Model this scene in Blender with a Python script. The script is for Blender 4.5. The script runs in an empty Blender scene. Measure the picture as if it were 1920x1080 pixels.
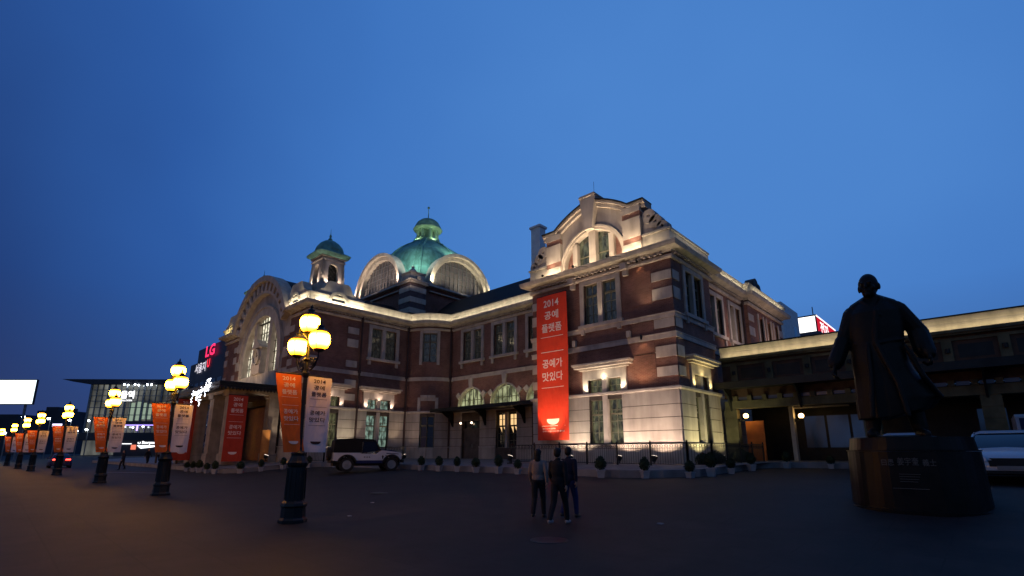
import bpy, math, random
from mathutils import Vector, Matrix
random.seed(7)
R = math.radians
PI = math.pi
sc = bpy.context.scene

# ------------------------------------------------------------------ camera
cam_d = bpy.data.cameras.new('camera')
cam_d.sensor_width = 36.0
cam_d.lens = 931.0 / 1920.0 * 36.0
cam_d.shift_y = 100.0 / 1920.0
cam_d.clip_start = 0.1
cam_d.clip_end = 4000
cam = bpy.data.objects.new('camera', cam_d)
sc.collection.objects.link(cam)
cam.location = (0, 0, 1.6)
cam.rotation_euler = (R(90 + 12.594), 0, R(43.2376))
sc.camera = cam

# ------------------------------------------------------------------ world (dusk sky)
world = bpy.data.worlds.new('World')
sc.world = world
world.use_nodes = True
wn = world.node_tree.nodes
wl = world.node_tree.links
wn.clear()
def N(t, **k):
    n = wn.new(t)
    for a, b in k.items():
        setattr(n, a, b)
    return n
tc = N('ShaderNodeTexCoord')
bright = Vector((-0.34, 0.80, 0.50)).normalized()
dot = N('ShaderNodeVectorMath', operation='DOT_PRODUCT')
dot.inputs[1].default_value = bright
wl.new(tc.outputs['Generated'], dot.inputs[0])
noi = N('ShaderNodeTexNoise')
noi.inputs['Scale'].default_value = 1.7
noi.inputs['Detail'].default_value = 3
wl.new(tc.outputs['Generated'], noi.inputs['Vector'])
nm = N('ShaderNodeMath', operation='MULTIPLY_ADD')
nm.inputs[1].default_value = 0.26
nm.inputs[2].default_value = -0.13
wl.new(noi.outputs[0], nm.inputs[0])
ad = N('ShaderNodeMath', operation='ADD')
wl.new(dot.outputs['Value'], ad.inputs[0])
wl.new(nm.outputs[0], ad.inputs[1])
rp = N('ShaderNodeValToRGB')
wl.new(ad.outputs[0], rp.inputs[0])
cr = rp.color_ramp
cr.elements[0].position = 0.0
cr.elements[0].color = (0.060, 0.130, 0.270, 1)
cr.elements[1].position = 1.0
cr.elements[1].color = (0.070, 0.225, 0.60, 1)
for p, c in ((0.27, (0.010, 0.032, 0.125, 1)), (0.38, (0.012, 0.038, 0.160, 1)), (0.62, (0.025, 0.102, 0.365, 1)), (0.82, (0.047, 0.172, 0.515, 1))):
    e = cr.elements.new(p)
    e.color = c
# purple-grey murk low over the city
sep = N('ShaderNodeSeparateXYZ')
wl.new(tc.outputs['Generated'], sep.inputs[0])
mr = N('ShaderNodeMapRange')
mr.inputs['From Min'].default_value = -0.02
mr.inputs['From Max'].default_value = 0.26
mr.inputs['To Min'].default_value = 0.75
mr.inputs['To Max'].default_value = 0.0
wl.new(sep.outputs['Z'], mr.inputs['Value'])
mx = N('ShaderNodeMix', data_type='RGBA')
wl.new(mr.outputs[0], mx.inputs['Factor'])
wl.new(rp.outputs[0], mx.inputs[6])
mx.inputs[7].default_value = (0.026, 0.045, 0.135, 1)
sky = N('ShaderNodeTexSky', sky_type='NISHITA')
sky.sun_disc = False
sky.sun_elevation = R(1.0)
sky.sun_rotation = R(155)
bg = N('ShaderNodeBackground')
bg.inputs['Strength'].default_value = 1.0
bg2 = N('ShaderNodeBackground')
bg2.inputs['Strength'].default_value = 0.004
wl.new(mx.outputs[2], bg.inputs['Color'])
wl.new(sky.outputs[0], bg2.inputs['Color'])
ads = N('ShaderNodeAddShader')
wl.new(bg.outputs[0], ads.inputs[0])
wl.new(bg2.outputs[0], ads.inputs[1])
wo = N('ShaderNodeOutputWorld')
wl.new(ads.outputs[0], wo.inputs['Surface'])

sc.view_settings.view_transform = 'Standard'
sc.view_settings.look = 'None'
sc.view_settings.exposure = 0.0
sc.view_settings.gamma = 1.0
sc.view_settings.use_curve_mapping = False
sc.render.engine = 'CYCLES'
cy = sc.cycles
cy.use_denoising = True
try:
    cy.denoiser = 'OPENIMAGEDENOISE'
except Exception:
    pass
cy.max_bounces = 5
cy.diffuse_bounces = 2
cy.glossy_bounces = 3
cy.transmission_bounces = 4
cy.sample_clamp_indirect = 4.0
cy.use_light_tree = True
cy.caustics_reflective = False
cy.caustics_refractive = False

# ------------------------------------------------------------------ materials
def new_mat(name):
    m = bpy.data.materials.new(name)
    m.use_nodes = True
    nt = m.node_tree
    return m, nt, nt.nodes['Principled BSDF']

def mat(name, col, rough=0.8, metal=0.0, var=0.25, scale=2.0, bump=0.0, bscale=20.0, spec=0.3, emit=None, es=0.0, streak=0.0):
    m, nt, b = new_mat(name)
    nn, ll = nt.nodes, nt.links
    b.inputs['Roughness'].default_value = rough
    b.inputs['Metallic'].default_value = metal
    b.inputs['Specular IOR Level'].default_value = spec
    g = nn.new('ShaderNodeNewGeometry')
    n = nn.new('ShaderNodeTexNoise')
    n.inputs['Scale'].default_value = scale
    n.inputs['Detail'].default_value = 6
    ll.new(g.outputs['Position'], n.inputs['Vector'])
    r = nn.new('ShaderNodeValToRGB')
    r.color_ramp.elements[0].position = 0.3
    r.color_ramp.elements[1].position = 0.72
    r.color_ramp.elements[0].color = tuple(c * (1 - var) for c in col[:3]) + (1,)
    r.color_ramp.elements[1].color = tuple(min(1, c * (1 + var)) for c in col[:3]) + (1,)
    ll.new(n.outputs[0], r.inputs[0])
    out = r.outputs[0]
    if streak:
        mp = nn.new('ShaderNodeMapping')
        mp.inputs['Scale'].default_value = (1.6, 1.6, 0.22)
        ll.new(g.outputs['Position'], mp.inputs['Vector'])
        n3 = nn.new('ShaderNodeTexNoise')
        n3.inputs['Scale'].default_value = 1.6
        n3.inputs['Detail'].default_value = 5
        ll.new(mp.outputs[0], n3.inputs['Vector'])
        m3 = nn.new('ShaderNodeMapRange')
        m3.inputs['From Min'].default_value = 0.35
        m3.inputs['From Max'].default_value = 0.7
        m3.inputs['To Min'].default_value = 1.0
        m3.inputs['To Max'].default_value = 1 - streak
        ll.new(n3.outputs[0], m3.inputs['Value'])
        mm = nn.new('ShaderNodeVectorMath')
        mm.operation = 'SCALE'
        ll.new(out, mm.inputs[0])
        ll.new(m3.outputs[0], mm.inputs['Scale'])
        out = mm.outputs[0]
    ll.new(out, b.inputs['Base Color'])
    if bump:
        n2 = nn.new('ShaderNodeTexNoise')
        n2.inputs['Scale'].default_value = bscale
        n2.inputs['Detail'].default_value = 4
        ll.new(g.outputs['Position'], n2.inputs['Vector'])
        bp = nn.new('ShaderNodeBump')
        bp.inputs['Strength'].default_value = bump
        bp.inputs['Distance'].default_value = 0.02
        ll.new(n2.outputs[0], bp.inputs['Height'])
        ll.new(bp.outputs[0], b.inputs['Normal'])
    if emit:
        b.inputs['Emission Color'].default_value = tuple(emit) + (1,)
        b.inputs['Emission Strength'].default_value = es
    return m

def brick_mat(name, c1, c2, mortar):
    m, nt, b = new_mat(name)
    nn, ll = nt.nodes, nt.links
    b.inputs['Roughness'].default_value = 0.85
    b.inputs['Specular IOR Level'].default_value = 0.25
    g = nn.new('ShaderNodeNewGeometry')
    s = nn.new('ShaderNodeSeparateXYZ')
    ll.new(g.outputs['Position'], s.inputs[0])
    a = nn.new('ShaderNodeMath')
    a.operation = 'ADD'
    ll.new(s.outputs['X'], a.inputs[0])
    ll.new(s.outputs['Y'], a.inputs[1])
    c = nn.new('ShaderNodeCombineXYZ')
    ll.new(a.outputs[0], c.inputs['X'])
    ll.new(s.outputs['Z'], c.inputs['Y'])
    t = nn.new('ShaderNodeTexBrick')
    t.inputs['Scale'].default_value = 1.0
    t.inputs['Brick Width'].default_value = 0.23
    t.inputs['Row Height'].default_value = 0.075
    t.inputs['Mortar Size'].default_value = 0.006
    t.inputs['Color1'].default_value = c1 + (1,)
    t.inputs['Color2'].default_value = c2 + (1,)
    t.inputs['Mortar'].default_value = mortar + (1,)
    ll.new(c.outputs[0], t.inputs['Vector'])
    n = nn.new('ShaderNodeTexNoise')
    n.inputs['Scale'].default_value = 0.8
    n.inputs['Detail'].default_value = 5
    ll.new(g.outputs['Position'], n.inputs['Vector'])
    mr_ = nn.new('ShaderNodeMapRange')
    mr_.inputs['From Min'].default_value = 0.3
    mr_.inputs['From Max'].default_value = 0.7
    mr_.inputs['To Min'].default_value = 0.7
    mr_.inputs['To Max'].default_value = 1.25
    ll.new(n.outputs[0], mr_.inputs['Value'])
    mm = nn.new('ShaderNodeVectorMath')
    mm.operation = 'SCALE'
    ll.new(t.outputs['Color'], mm.inputs[0])
    ll.new(mr_.outputs[0], mm.inputs['Scale'])
    ll.new(mm.outputs[0], b.inputs['Base Color'])
    bp = nn.new('ShaderNodeBump')
    bp.inputs['Strength'].default_value = 0.5
    bp.inputs['Distance'].default_value = 0.01
    ll.new(t.outputs['Fac'], bp.inputs['Height'])
    bp.invert = True
    ll.new(bp.outputs[0], b.inputs['Normal'])
    return m

def glass_mat(name, col=(0.01, 0.012, 0.018), rough=0.06, emit=None, es=0.0, nscale=3.0):
    """pane seen from outside: dark reflective; a lit room shows as uneven emission"""
    m, nt, b = new_mat(name)
    nn, ll = nt.nodes, nt.links
    b.inputs['Base Color'].default_value = col + (1,)
    b.inputs['Roughness'].default_value = rough
    b.inputs['Specular IOR Level'].default_value = 0.7
    g = nn.new('ShaderNodeNewGeometry')
    n = nn.new('ShaderNodeTexNoise')
    n.inputs['Scale'].default_value = 1.3
    ll.new(g.outputs['Position'], n.inputs['Vector'])
    bp = nn.new('ShaderNodeBump')
    bp.inputs['Strength'].default_value = 0.15
    bp.inputs['Distance'].default_value = 0.02
    ll.new(n.outputs[0], bp.inputs['Height'])
    ll.new(bp.outputs[0], b.inputs['Normal'])
    if emit:
        mp = nn.new('ShaderNodeMapping')
        mp.inputs['Scale'].default_value = (1, 1, 0.5)
        ll.new(g.outputs['Position'], mp.inputs['Vector'])
        n2 = nn.new('ShaderNodeTexNoise')
        n2.inputs['Scale'].default_value = nscale
        n2.inputs['Detail'].default_value = 4
        ll.new(mp.outputs[0], n2.inputs['Vector'])
        r = nn.new('ShaderNodeValToRGB')
        r.color_ramp.elements[0].position = 0.38
        r.color_ramp.elements[0].color = tuple(e * 0.12 for e in emit) + (1,)
        r.color_ramp.elements[1].position = 0.66
        r.color_ramp.elements[1].color = tuple(emit) + (1,)
        ll.new(n2.outputs[0], r.inputs[0])
        ll.new(r.outputs[0], b.inputs['Emission Color'])
        b.inputs['Emission Strength'].default_value = es
    return m

def glow(name, col, s):
    m = bpy.data.materials.new(name)
    m.use_nodes = True
    nt = m.node_tree
    nt.nodes.clear()
    e = nt.nodes.new('ShaderNodeEmission')
    e.inputs[0].default_value = tuple(col) + (1,)
    e.inputs[1].default_value = s
    o = nt.nodes.new('ShaderNodeOutputMaterial')
    nt.links.new(e.outputs[0], o.inputs[0])
    return m

M = {}
M['brick'] = brick_mat('red brick', (0.215, 0.10, 0.078), (0.16, 0.070, 0.055), (0.22, 0.17, 0.15))
M['stone'] = mat('granite', (0.48, 0.42, 0.38), 0.8, var=0.18, scale=1.5, bump=0.25, bscale=40, streak=0.25)
M['ashlar'] = mat('ashlar', (0.42, 0.37, 0.33), 0.8, var=0.16, scale=0.9, bump=0.25, bscale=30, streak=0.25)
M['render'] = mat('pale cement render', (0.52, 0.48, 0.42), 0.8, var=0.15, scale=2, bump=0.15, streak=0.3)
M['darkstone'] = mat('dark granite', (0.10, 0.085, 0.08), 0.7, var=0.3, bump=0.2)
M['joint'] = mat('recessed joint', (0.07, 0.055, 0.05), 0.9)
M['slate'] = mat('roof slate', (0.010, 0.010, 0.013), 0.8, var=0.4, scale=6, bump=0.4, bscale=12)
M['copper'] = mat('verdigris copper', (0.15, 0.37, 0.32), 0.6, var=0.3, scale=1.6, bump=0.2, bscale=8, streak=0.35)
M['iron'] = mat('black iron', (0.018, 0.02, 0.022), 0.45, metal=0.3, var=0.3, bump=0.1)
M['pipe'] = mat('brown downpipe', (0.05, 0.03, 0.028), 0.5)
M['frame'] = mat('window frame paint', (0.16, 0.15, 0.10), 0.6, var=0.15)
M['glass'] = glass_mat('dark window glass')
M['leaded'] = glass_mat('faint lit leaded glass', emit=(0.13, 0.13, 0.12), es=0.16, nscale=9)
M['litgreen'] = glass_mat('pale green lit window', emit=(0.42, 0.62, 0.50), es=0.55, nscale=5)
M['litwarm'] = glass_mat('warm lit window', emit=(1.0, 0.62, 0.28), es=1.1, nscale=4)
M['litolive'] = glass_mat('olive lit window', emit=(0.30, 0.29, 0.14), es=0.4, nscale=4)
M['hall'] = glass_mat('hall window curtain light', emit=(0.98, 0.90, 0.68), es=1.7, nscale=7)
M['lunglass'] = glass_mat('lunette glass', col=(0.13, 0.12, 0.12), rough=0.25)
M['wood'] = mat('varnished door', (0.16, 0.055, 0.02), 0.5, var=0.3, scale=4)
M['orange'] = mat('orange banner cloth', (0.72, 0.145, 0.02), 0.75, var=0.06, scale=3)
M['red'] = mat('red banner cloth', (0.72, 0.052, 0.020), 0.75, var=0.06, scale=3)
M['dred'] = mat('deep red banner cloth', (0.46, 0.045, 0.022), 0.75, var=0.08, scale=3)
M['white'] = mat('white banner cloth', (0.74, 0.68, 0.70), 0.75, var=0.04, scale=3)
for k_ in ('orange', 'white', 'red', 'dred'):
    nt_ = M[k_].node_tree; n_ = nt_.nodes; gg = n_.new('ShaderNodeNewGeometry'); mp_ = n_.new('ShaderNodeMapping'); mp_.inputs['Scale'].default_value = (2.2, 2.2, 0.7); nz = n_.new('ShaderNodeTexNoise'); nz.inputs['Scale'].default_value = 2.0; nz.inputs['Detail'].default_value = 3; bb = n_.new('ShaderNodeBump'); bb.inputs['Strength'].default_value = 0.7; bb.inputs['Distance'].default_value = 0.12
    nt_.links.new(gg.outputs['Position'], mp_.inputs['Vector']); nt_.links.new(mp_.outputs[0], nz.inputs['Vector']); nt_.links.new(nz.outputs[0], bb.inputs['Height']); nt_.links.new(bb.outputs[0], n_['Principled BSDF'].inputs['Normal'])
M['inkw'] = mat('white print', (0.80, 0.66, 0.62), 0.8, var=0.03)
M['inkb'] = mat('dark print', (0.05, 0.03, 0.03), 0.8, var=0.05)
M['pot'] = mat('white planter', (0.30, 0.30, 0.33), 0.6, var=0.1, scale=5)
M['leaf'] = mat('boxwood leaf', (0.018, 0.034, 0.014), 0.7, var=0.5, scale=9)
M['bark'] = mat('bark', (0.06, 0.045, 0.035), 0.9)
M['bronze'] = mat('dark bronze', (0.008, 0.0065, 0.006), 0.55, metal=0.3, var=0.35, scale=4, bump=0.3, bscale=10)
M['ped'] = mat('polished dark granite', (0.009, 0.0075, 0.0075), 0.34, var=0.5, scale=3, spec=0.14, bump=0.1)
M['gold'] = mat('pale incised lettering', (0.14, 0.125, 0.115), 0.35, metal=0.6)
M['kerb'] = mat('kerb granite', (0.20, 0.195, 0.21), 0.8, var=0.25, scale=1.2, bump=0.3)
M['pave'] = mat('stone paving', (0.16, 0.15, 0.15), 0.8, var=0.25, scale=1.0, bump=0.3)
M['led'] = glow('warm light fitting', (1.0, 0.74, 0.42), 9)
M['ledy'] = glow('yellow light fitting', (1.0, 0.85, 0.38), 9)
M['floodface'] = glow('floodlight lens', (1.0, 0.80, 0.66), 2.5)
M['globe'] = glow('globe lamp', (1.0, 0.60, 0.20), 14)
M['lantern'] = glow('lantern glass', (1.0, 0.50, 0.035), 42)
def lantern_glass():
    m = M['lantern']; nt = m.node_tree; nn, ll = nt.nodes, nt.links
    e = [n for n in nn if n.type == 'EMISSION'][0]
    t = nn.new('ShaderNodeTexCoord'); sp = nn.new('ShaderNodeSeparateXYZ'); ll.new(t.outputs['Generated'], sp.inputs[0])
    r = nn.new('ShaderNodeValToRGB'); ll.new(sp.outputs['Z'], r.inputs[0])
    c = r.color_ramp; c.elements[0].position = 0.0; c.elements[0].color = (0.030, 0.0065, 0.0003, 1); c.elements[1].position = 1.0; c.elements[1].color = (0.030, 0.0065, 0.0003, 1)
    for p, q in ((0.12, (0.4, 0.14, 0.003, 1)), (0.35, (1.0, 0.42, 0.024, 1)), (0.7, (1.0, 0.42, 0.024, 1)), (0.88, (0.4, 0.14, 0.003, 1))):
        k_ = c.elements.new(p); k_.color = q
    ll.new(r.outputs[0], e.inputs[0]); e.inputs[1].default_value = 85
lantern_glass()
M['whitelamp'] = glow('cold white lamp', (0.85, 0.95, 1.0), 30)
M['bulb'] = glow('string light bulb', (0.85, 0.88, 1.0), 7)
M['car_white'] = mat('white car paint', (0.56, 0.56, 0.60), 0.25, var=0.03, spec=0.6)
M['car_silver'] = mat('silver car paint', (0.40, 0.44, 0.52), 0.25, var=0.03, spec=0.6)
M['car_navy'] = mat('navy trim', (0.015, 0.02, 0.09), 0.4, var=0.1)
M['canvas'] = mat('black canvas top', (0.010, 0.010, 0.011), 0.9, bump=0.2)
M['rubber'] = mat('tyre rubber', (0.016, 0.016, 0.017), 0.8)
M['rim'] = mat('wheel rim', (0.30, 0.31, 0.33), 0.4, metal=0.7)
M['carglass'] = mat('car glass', (0.008, 0.012, 0.03), 0.12, var=0.1, spec=0.22)
M['lampglass'] = mat('headlight glass', (0.45, 0.47, 0.52), 0.15, spec=0.7)
M['tail'] = glow('tail light', (1.0, 0.05, 0.03), 9)
M['skin'] = mat('skin', (0.42, 0.25, 0.18), 0.6, var=0.08)
M['hair'] = mat('black hair', (0.012, 0.010, 0.010), 0.6)
M['ctan'] = mat('greyish pink jacket', (0.22, 0.17, 0.16), 0.85, var=0.15, scale=6)
M['cblack'] = mat('black cloth', (0.014, 0.014, 0.018), 0.9, scale=6)
M['cnavy'] = mat('navy cloth', (0.010, 0.012, 0.03), 0.9, scale=6)
M['cblue'] = mat('blue cloth', (0.015, 0.025, 0.10), 0.9, scale=6)
M['shoe'] = mat('shoe leather', (0.03, 0.028, 0.03), 0.5)
M['shoew'] = mat('pale shoe', (0.30, 0.28, 0.30), 0.6)
M['concrete'] = mat('pale concrete', (0.80, 0.80, 0.82), 0.8, var=0.1)
M['farwall'] = mat('distant wall', (0.09, 0.09, 0.12), 0.8, var=0.2, scale=0.1)
M['fardark'] = mat('distant dark wall', (0.045, 0.045, 0.06), 0.8, var=0.2, scale=0.1)
M['dimstone'] = mat('shade toned render', (0.13, 0.12, 0.075), 0.85, var=0.3, scale=1.5, bump=0.2, streak=0.3)  # darker copy of the render, the low wing's dimness put into its colour
M['dimstone2'] = mat('shade toned portico granite', (0.30, 0.26, 0.23), 0.85, var=0.25, scale=1.5, bump=0.2, streak=0.3)  # granite copy with the portico's shade put into its colour
M['dimbrick'] = mat('shade toned brick', (0.075, 0.045, 0.035), 0.85, var=0.3, scale=2)  # darker brick copy, colour carries the shade of the low wing
M['bluebrick'] = mat('slate blue brick', (0.10, 0.075, 0.085), 0.8)
M['steel'] = mat('grey steel', (0.20, 0.21, 0.23), 0.5, metal=0.3)

# ------------------------------------------------------------------ mesh builder
class Fr:
    """facade frame: u along the wall, d outwards, z up"""
    def __init__(s, O, U, Nn):
        s.O = Vector(O); s.U = Vector(U).normalized(); s.N = Vector(Nn).normalized()
    def p(s, u, d, z):
        v = s.O + s.U * u + s.N * d
        return (v.x, v.y, s.O.z + z)

W = Fr((0, 0, 0), (1, 0, 0), (0, 1, 0))

class MB:
    def __init__(s):
        s.v = []; s.f = []
    def add(s, vs, fs):
        k = len(s.v)
        s.v += [tuple(p) for p in vs]
        s.f += [tuple(i + k for i in f) for f in fs]
    def box(s, F, u0, u1, d0, d1, z0, z1):
        P = [F.p(u, d, z) for z in (z0, z1) for d in (d0, d1) for u in (u0, u1)]
        s.add(P, [(0, 1, 3, 2), (4, 6, 7, 5), (0, 4, 5, 1), (2, 3, 7, 6), (0, 2, 6, 4), (1, 5, 7, 3)])
    def quad(s, F, u0, u1, z0, z1, d):
        s.add([F.p(u0, d, z0), F.p(u1, d, z0), F.p(u1, d, z1), F.p(u0, d, z1)], [(0, 1, 2, 3)])
    def slab(s, F, pts, d0, d1):
        n = len(pts)
        P = [F.p(u, d0, z) for u, z in pts] + [F.p(u, d1, z) for u, z in pts]
        fs = [tuple(range(n))[::-1], tuple(range(n, 2 * n))]
        fs += [(i, (i + 1) % n, n + (i + 1) % n, n + i) for i in range(n)]
        s.add(P, fs)
    def prism(s, pts, z0, z1, top=1.0, c=(0, 0)):
        n = len(pts)
        P = [(x, y, z0) for x, y in pts] + [(c[0] + (x - c[0]) * top, c[1] + (y - c[1]) * top, z1) for x, y in pts]
        fs = [tuple(range(n))[::-1], tuple(range(n, 2 * n))]
        fs += [(i, (i + 1) % n, n + (i + 1) % n, n + i) for i in range(n)]
        s.add(P, fs)
    def arch(s, F, cu, cz, r0, r1, d0, d1, a0=0, a1=180, n=24, sy=1.0):
        P = []
        for i in range(n + 1):
            a = R(a0 + (a1 - a0) * i / n)
            for r in (r0, r1):
                for d in (d0, d1):
                    P.append(F.p(cu + r * math.cos(a), d, cz + r * math.sin(a) * sy))
        fs = []
        for i in range(n):
            a = i * 4; b = a + 4
            fs += [(a, a + 1, b + 1, b), (a + 2, b + 2, b + 3, a + 3), (a, b, b + 2, a + 2), (a + 1, a + 3, b + 3, b + 1)]
        fs += [(0, 2, 3, 1), (4 * n, 4 * n + 1, 4 * n + 3, 4 * n + 2)]
        s.add(P, fs)
    def disc(s, F, cu, cz, r, d, a0=0, a1=180, n=24, sy=1.0):
        P = [F.p(cu, d, cz)]
        for i in range(n + 1):
            a = R(a0 + (a1 - a0) * i / n)
            P.append(F.p(cu + r * math.cos(a), d, cz + r * math.sin(a) * sy))
        s.add(P, [(0, i + 1, i + 2) for i in range(n)])
    def sweep(s, path, prof, closed=False):
        n = len(path); m = len(prof)
        offs = []
        for i in range(n):
            p = Vector(path[i])
            dirs = []
            if i > 0 or closed: dirs.append((p - Vector(path[i - 1])).normalized())
            if i < n - 1 or closed: dirs.append((Vector(path[(i + 1) % n]) - p).normalized())
            ns = [Vector((d.y, -d.x)) for d in dirs]
            if len(ns) == 2:
                b = (ns[0] + ns[1])
                b = b / max(0.3, b.dot(ns[0]))
            else:
                b = ns[0]
            offs.append((p, b))
        P = []
        for p, b in offs:
            for d, z in prof:
                P.append((p.x + b.x * d, p.y + b.y * d, z))
        fs = []
        for i in range(n if closed else n - 1):
            j = (i + 1) % n
            for k in range(m):
                l = (k + 1) % m
                fs.append((i * m + k, j * m + k, j * m + l, i * m + l))
        if not closed:
            fs += [tuple(range(m))[::-1], tuple((n - 1) * m + k for k in range(m))]
        s.add(P, fs)
    def lathe(s, c, prof, n=16, sq=None, rot=0.0):
        P = []
        for r, z in prof:
            for i in range(n):
                a = 2 * PI * i / n + rot
                P.append((c[0] + r * math.cos(a), c[1] + r * math.sin(a), c[2] + z))
        fs = []
        for k in range(len(prof) - 1):
            for i in range(n):
                j = (i + 1) % n
                fs.append((k * n + i, k * n + j, (k + 1) * n + j, (k + 1) * n + i))
        fs += [tuple(range(n))[::-1], tuple((len(prof) - 1) * n + i for i in range(n))]
        s.add(P, fs)
    def tube(s, pts, rad, n=8):
        pts = [Vector(p) for p in pts]
        if not isinstance(rad, (list, tuple)): rad = [rad] * len(pts)
        P = []
        up = Vector((0, 0, 1))
        for i, p in enumerate(pts):
            t = (pts[min(i + 1, len(pts) - 1)] - pts[max(i - 1, 0)]).normalized()
            a = up if abs(t.z) < 0.95 else Vector((1, 0, 0))
            x = t.cross(a).normalized(); y = t.cross(x).normalized()
            for k in range(n):
                an = 2 * PI * k / n
                P.append(tuple(p + (x * math.cos(an) + y * math.sin(an)) * rad[i]))
        fs = []
        for i in range(len(pts) - 1):
            for k in range(n):
                l = (k + 1) % n
                fs.append((i * n + k, i * n + l, (i + 1) * n + l, (i + 1) * n + k))
        fs += [tuple(range(n))[::-1], tuple((len(pts) - 1) * n + k for k in range(n))]
        s.add(P, fs)
    def ell(s, c, r, n=14, m=9):
        P = [(c[0], c[1], c[2] - r[2])]
        for j in range(1, m):
            b = -PI / 2 + PI * j / m
            for i in range(n):
                a = 2 * PI * i / n
                P.append((c[0] + r[0] * math.cos(b) * math.cos(a), c[1] + r[1] * math.cos(b) * math.sin(a), c[2] + r[2] * math.sin(b)))
        P.append((c[0], c[1], c[2] + r[2]))
        fs = [(0, 1 + (i + 1) % n, 1 + i) for i in range(n)]
        for j in range(m - 2):
            for i in range(n):
                a = 1 + j * n + i; b = 1 + j * n + (i + 1) % n
                fs.append((a, b, b + n, a + n))
        k = 1 + (m - 2) * n
        fs += [(k + i, k + (i + 1) % n, len(P) - 1) for i in range(n)]
        s.add(P, fs)
    def caps(s, p0, p1, r0, r1, n=10):
        p0 = Vector(p0); p1 = Vector(p1); d = p1 - p0; L = d.length; t = d / L
        pts = [p0 - t * r0, p0 - t * r0 * .7, p0, p1, p1 + t * r1 * .7, p1 + t * r1]
        s.tube(pts, [r0 * .15, r0 * .72, r0, r1, r1 * .72, r1 * .15], n)
    def chain(s, pts, rs):
        for i in range(len(pts) - 1):
            s.caps(pts[i], pts[i + 1], rs[i], rs[i + 1])
    def build(s, name, m, parent=None, smooth=False, loc=None, local=False):
        me = bpy.data.meshes.new(name)
        vs = s.v
        if parent is not None and not local:
            inv = world_of(parent).inverted()
            vs = [inv @ Vector(p) for p in s.v]
        me.from_pydata([tuple(p) for p in vs], [], s.f)
        me.update()
        me.materials.append(m)
        fix_normals(me)
        if smooth:
            for p in me.polygons: p.use_smooth = True
            try: me.set_sharp_from_angle(angle=R(40))
            except Exception: pass
        o = bpy.data.objects.new(name, me)
        sc.collection.objects.link(o)
        if parent: o.parent = parent
        if loc: o.location = loc
        return o

import bmesh
def fix_normals(me):
    bm = bmesh.new(); bm.from_mesh(me)
    bmesh.ops.recalc_face_normals(bm, faces=bm.faces)
    bm.to_mesh(me); bm.free()

def world_of(o):
    m = Matrix.Translation(o.location) @ o.rotation_euler.to_matrix().to_4x4() @ Matrix.Diagonal(Vector(o.scale).to_4d())
    if o.parent: return world_of(o.parent) @ m
    return m

def tag(o, label=None, cat=None, group=None, kind=None):
    if label: o['label'] = label
    if cat: o['category'] = cat
    if group: o['group'] = group
    if kind: o['kind'] = kind
    return o

def thing(name, label, cat, loc=(0, 0, 0), rz=0.0, group=None):
    o = bpy.data.objects.new(name, None)
    sc.collection.objects.link(o)
    o.location = loc
    o.rotation_euler = (0, 0, rz)
    o.empty_display_size = 0.3
    return tag(o, label, cat, group)

def copy_tree(o, parent=None):
    c = o.copy()
    sc.collection.objects.link(c)
    if parent: c.parent = parent
    for ch in list(o.children): copy_tree(ch, c)
    return c

_tc = {}
def text_geo(s, size=1.0, bold=0.0, align='CENTER', space=1.0):
    key = (s, size, bold, align, space)
    if key in _tc: return _tc[key]
    cu = bpy.data.curves.new('writing', 'FONT')
    cu.body = s; cu.size = size; cu.align_x = align; cu.align_y = 'CENTER'
    cu.resolution_u = 2; cu.offset = bold; cu.space_character = space
    cu.extrude = 0.0
    o = bpy.data.objects.new('writing', cu)
    sc.collection.objects.link(o)
    dg = bpy.context.evaluated_depsgraph_get()
    dg.update()
    me = bpy.data.meshes.new_from_object(o.evaluated_get(dg))
    vs = [tuple(v.co) for v in me.vertices]
    fs = [tuple(p.vertices) for p in me.polygons]
    bpy.data.objects.remove(o); bpy.data.curves.remove(cu); bpy.data.meshes.remove(me)
    _tc[key] = (vs, fs)
    return _tc[key]

def put_text(mb, F, s, u, z, size, d, bold=0.0, width=None, flip=False, align='CENTER', func=None):
    vs, fs = text_geo(s, size, bold * size, align)
    if not vs: return
    x0 = min(v[0] for v in vs); x1 = max(v[0] for v in vs)
    k = 1.0
    if width and x1 > x0: k = width / (x1 - x0)
    sg = -1 if flip else 1
    P = []
    for x, y, _ in vs:
        uu = u + sg * x * k; zz = z + y
        if func: P.append(func(uu, zz, d))
        else: P.append(F.p(uu, d, zz))
    mb.add(P, fs)

def spot(name, loc, target, power, col=(1, 0.8, 0.55), ang=70, blend=0.6, size=0.06, parent=None):
    l = bpy.data.lights.new(name, 'SPOT')
    l.energy = power; l.color = col; l.spot_size = R(ang); l.spot_blend = blend; l.shadow_soft_size = size
    o = bpy.data.objects.new(name, l)
    sc.collection.objects.link(o)
    v = Vector(target) - Vector(loc)
    q = v.to_track_quat('-Z', 'Y')
    if parent:
        inv = world_of(parent).inverted()
        o.parent = parent
        o.matrix_local = inv @ (Matrix.Translation(Vector(loc)) @ q.to_matrix().to_4x4())
    else:
        o.matrix_local = Matrix.Translation(Vector(loc)) @ q.to_matrix().to_4x4()
    return o

def point(name, loc, power, col, size=0.15, parent=None):
    l = bpy.data.lights.new(name, 'POINT')
    l.energy = power; l.color = col; l.shadow_soft_size = size
    o = bpy.data.objects.new(name, l)
    sc.collection.objects.link(o)
    if parent:
        o.parent = parent
        o.location = world_of(parent).inverted() @ Vector(loc)
    else: o.location = loc
    return o

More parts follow.
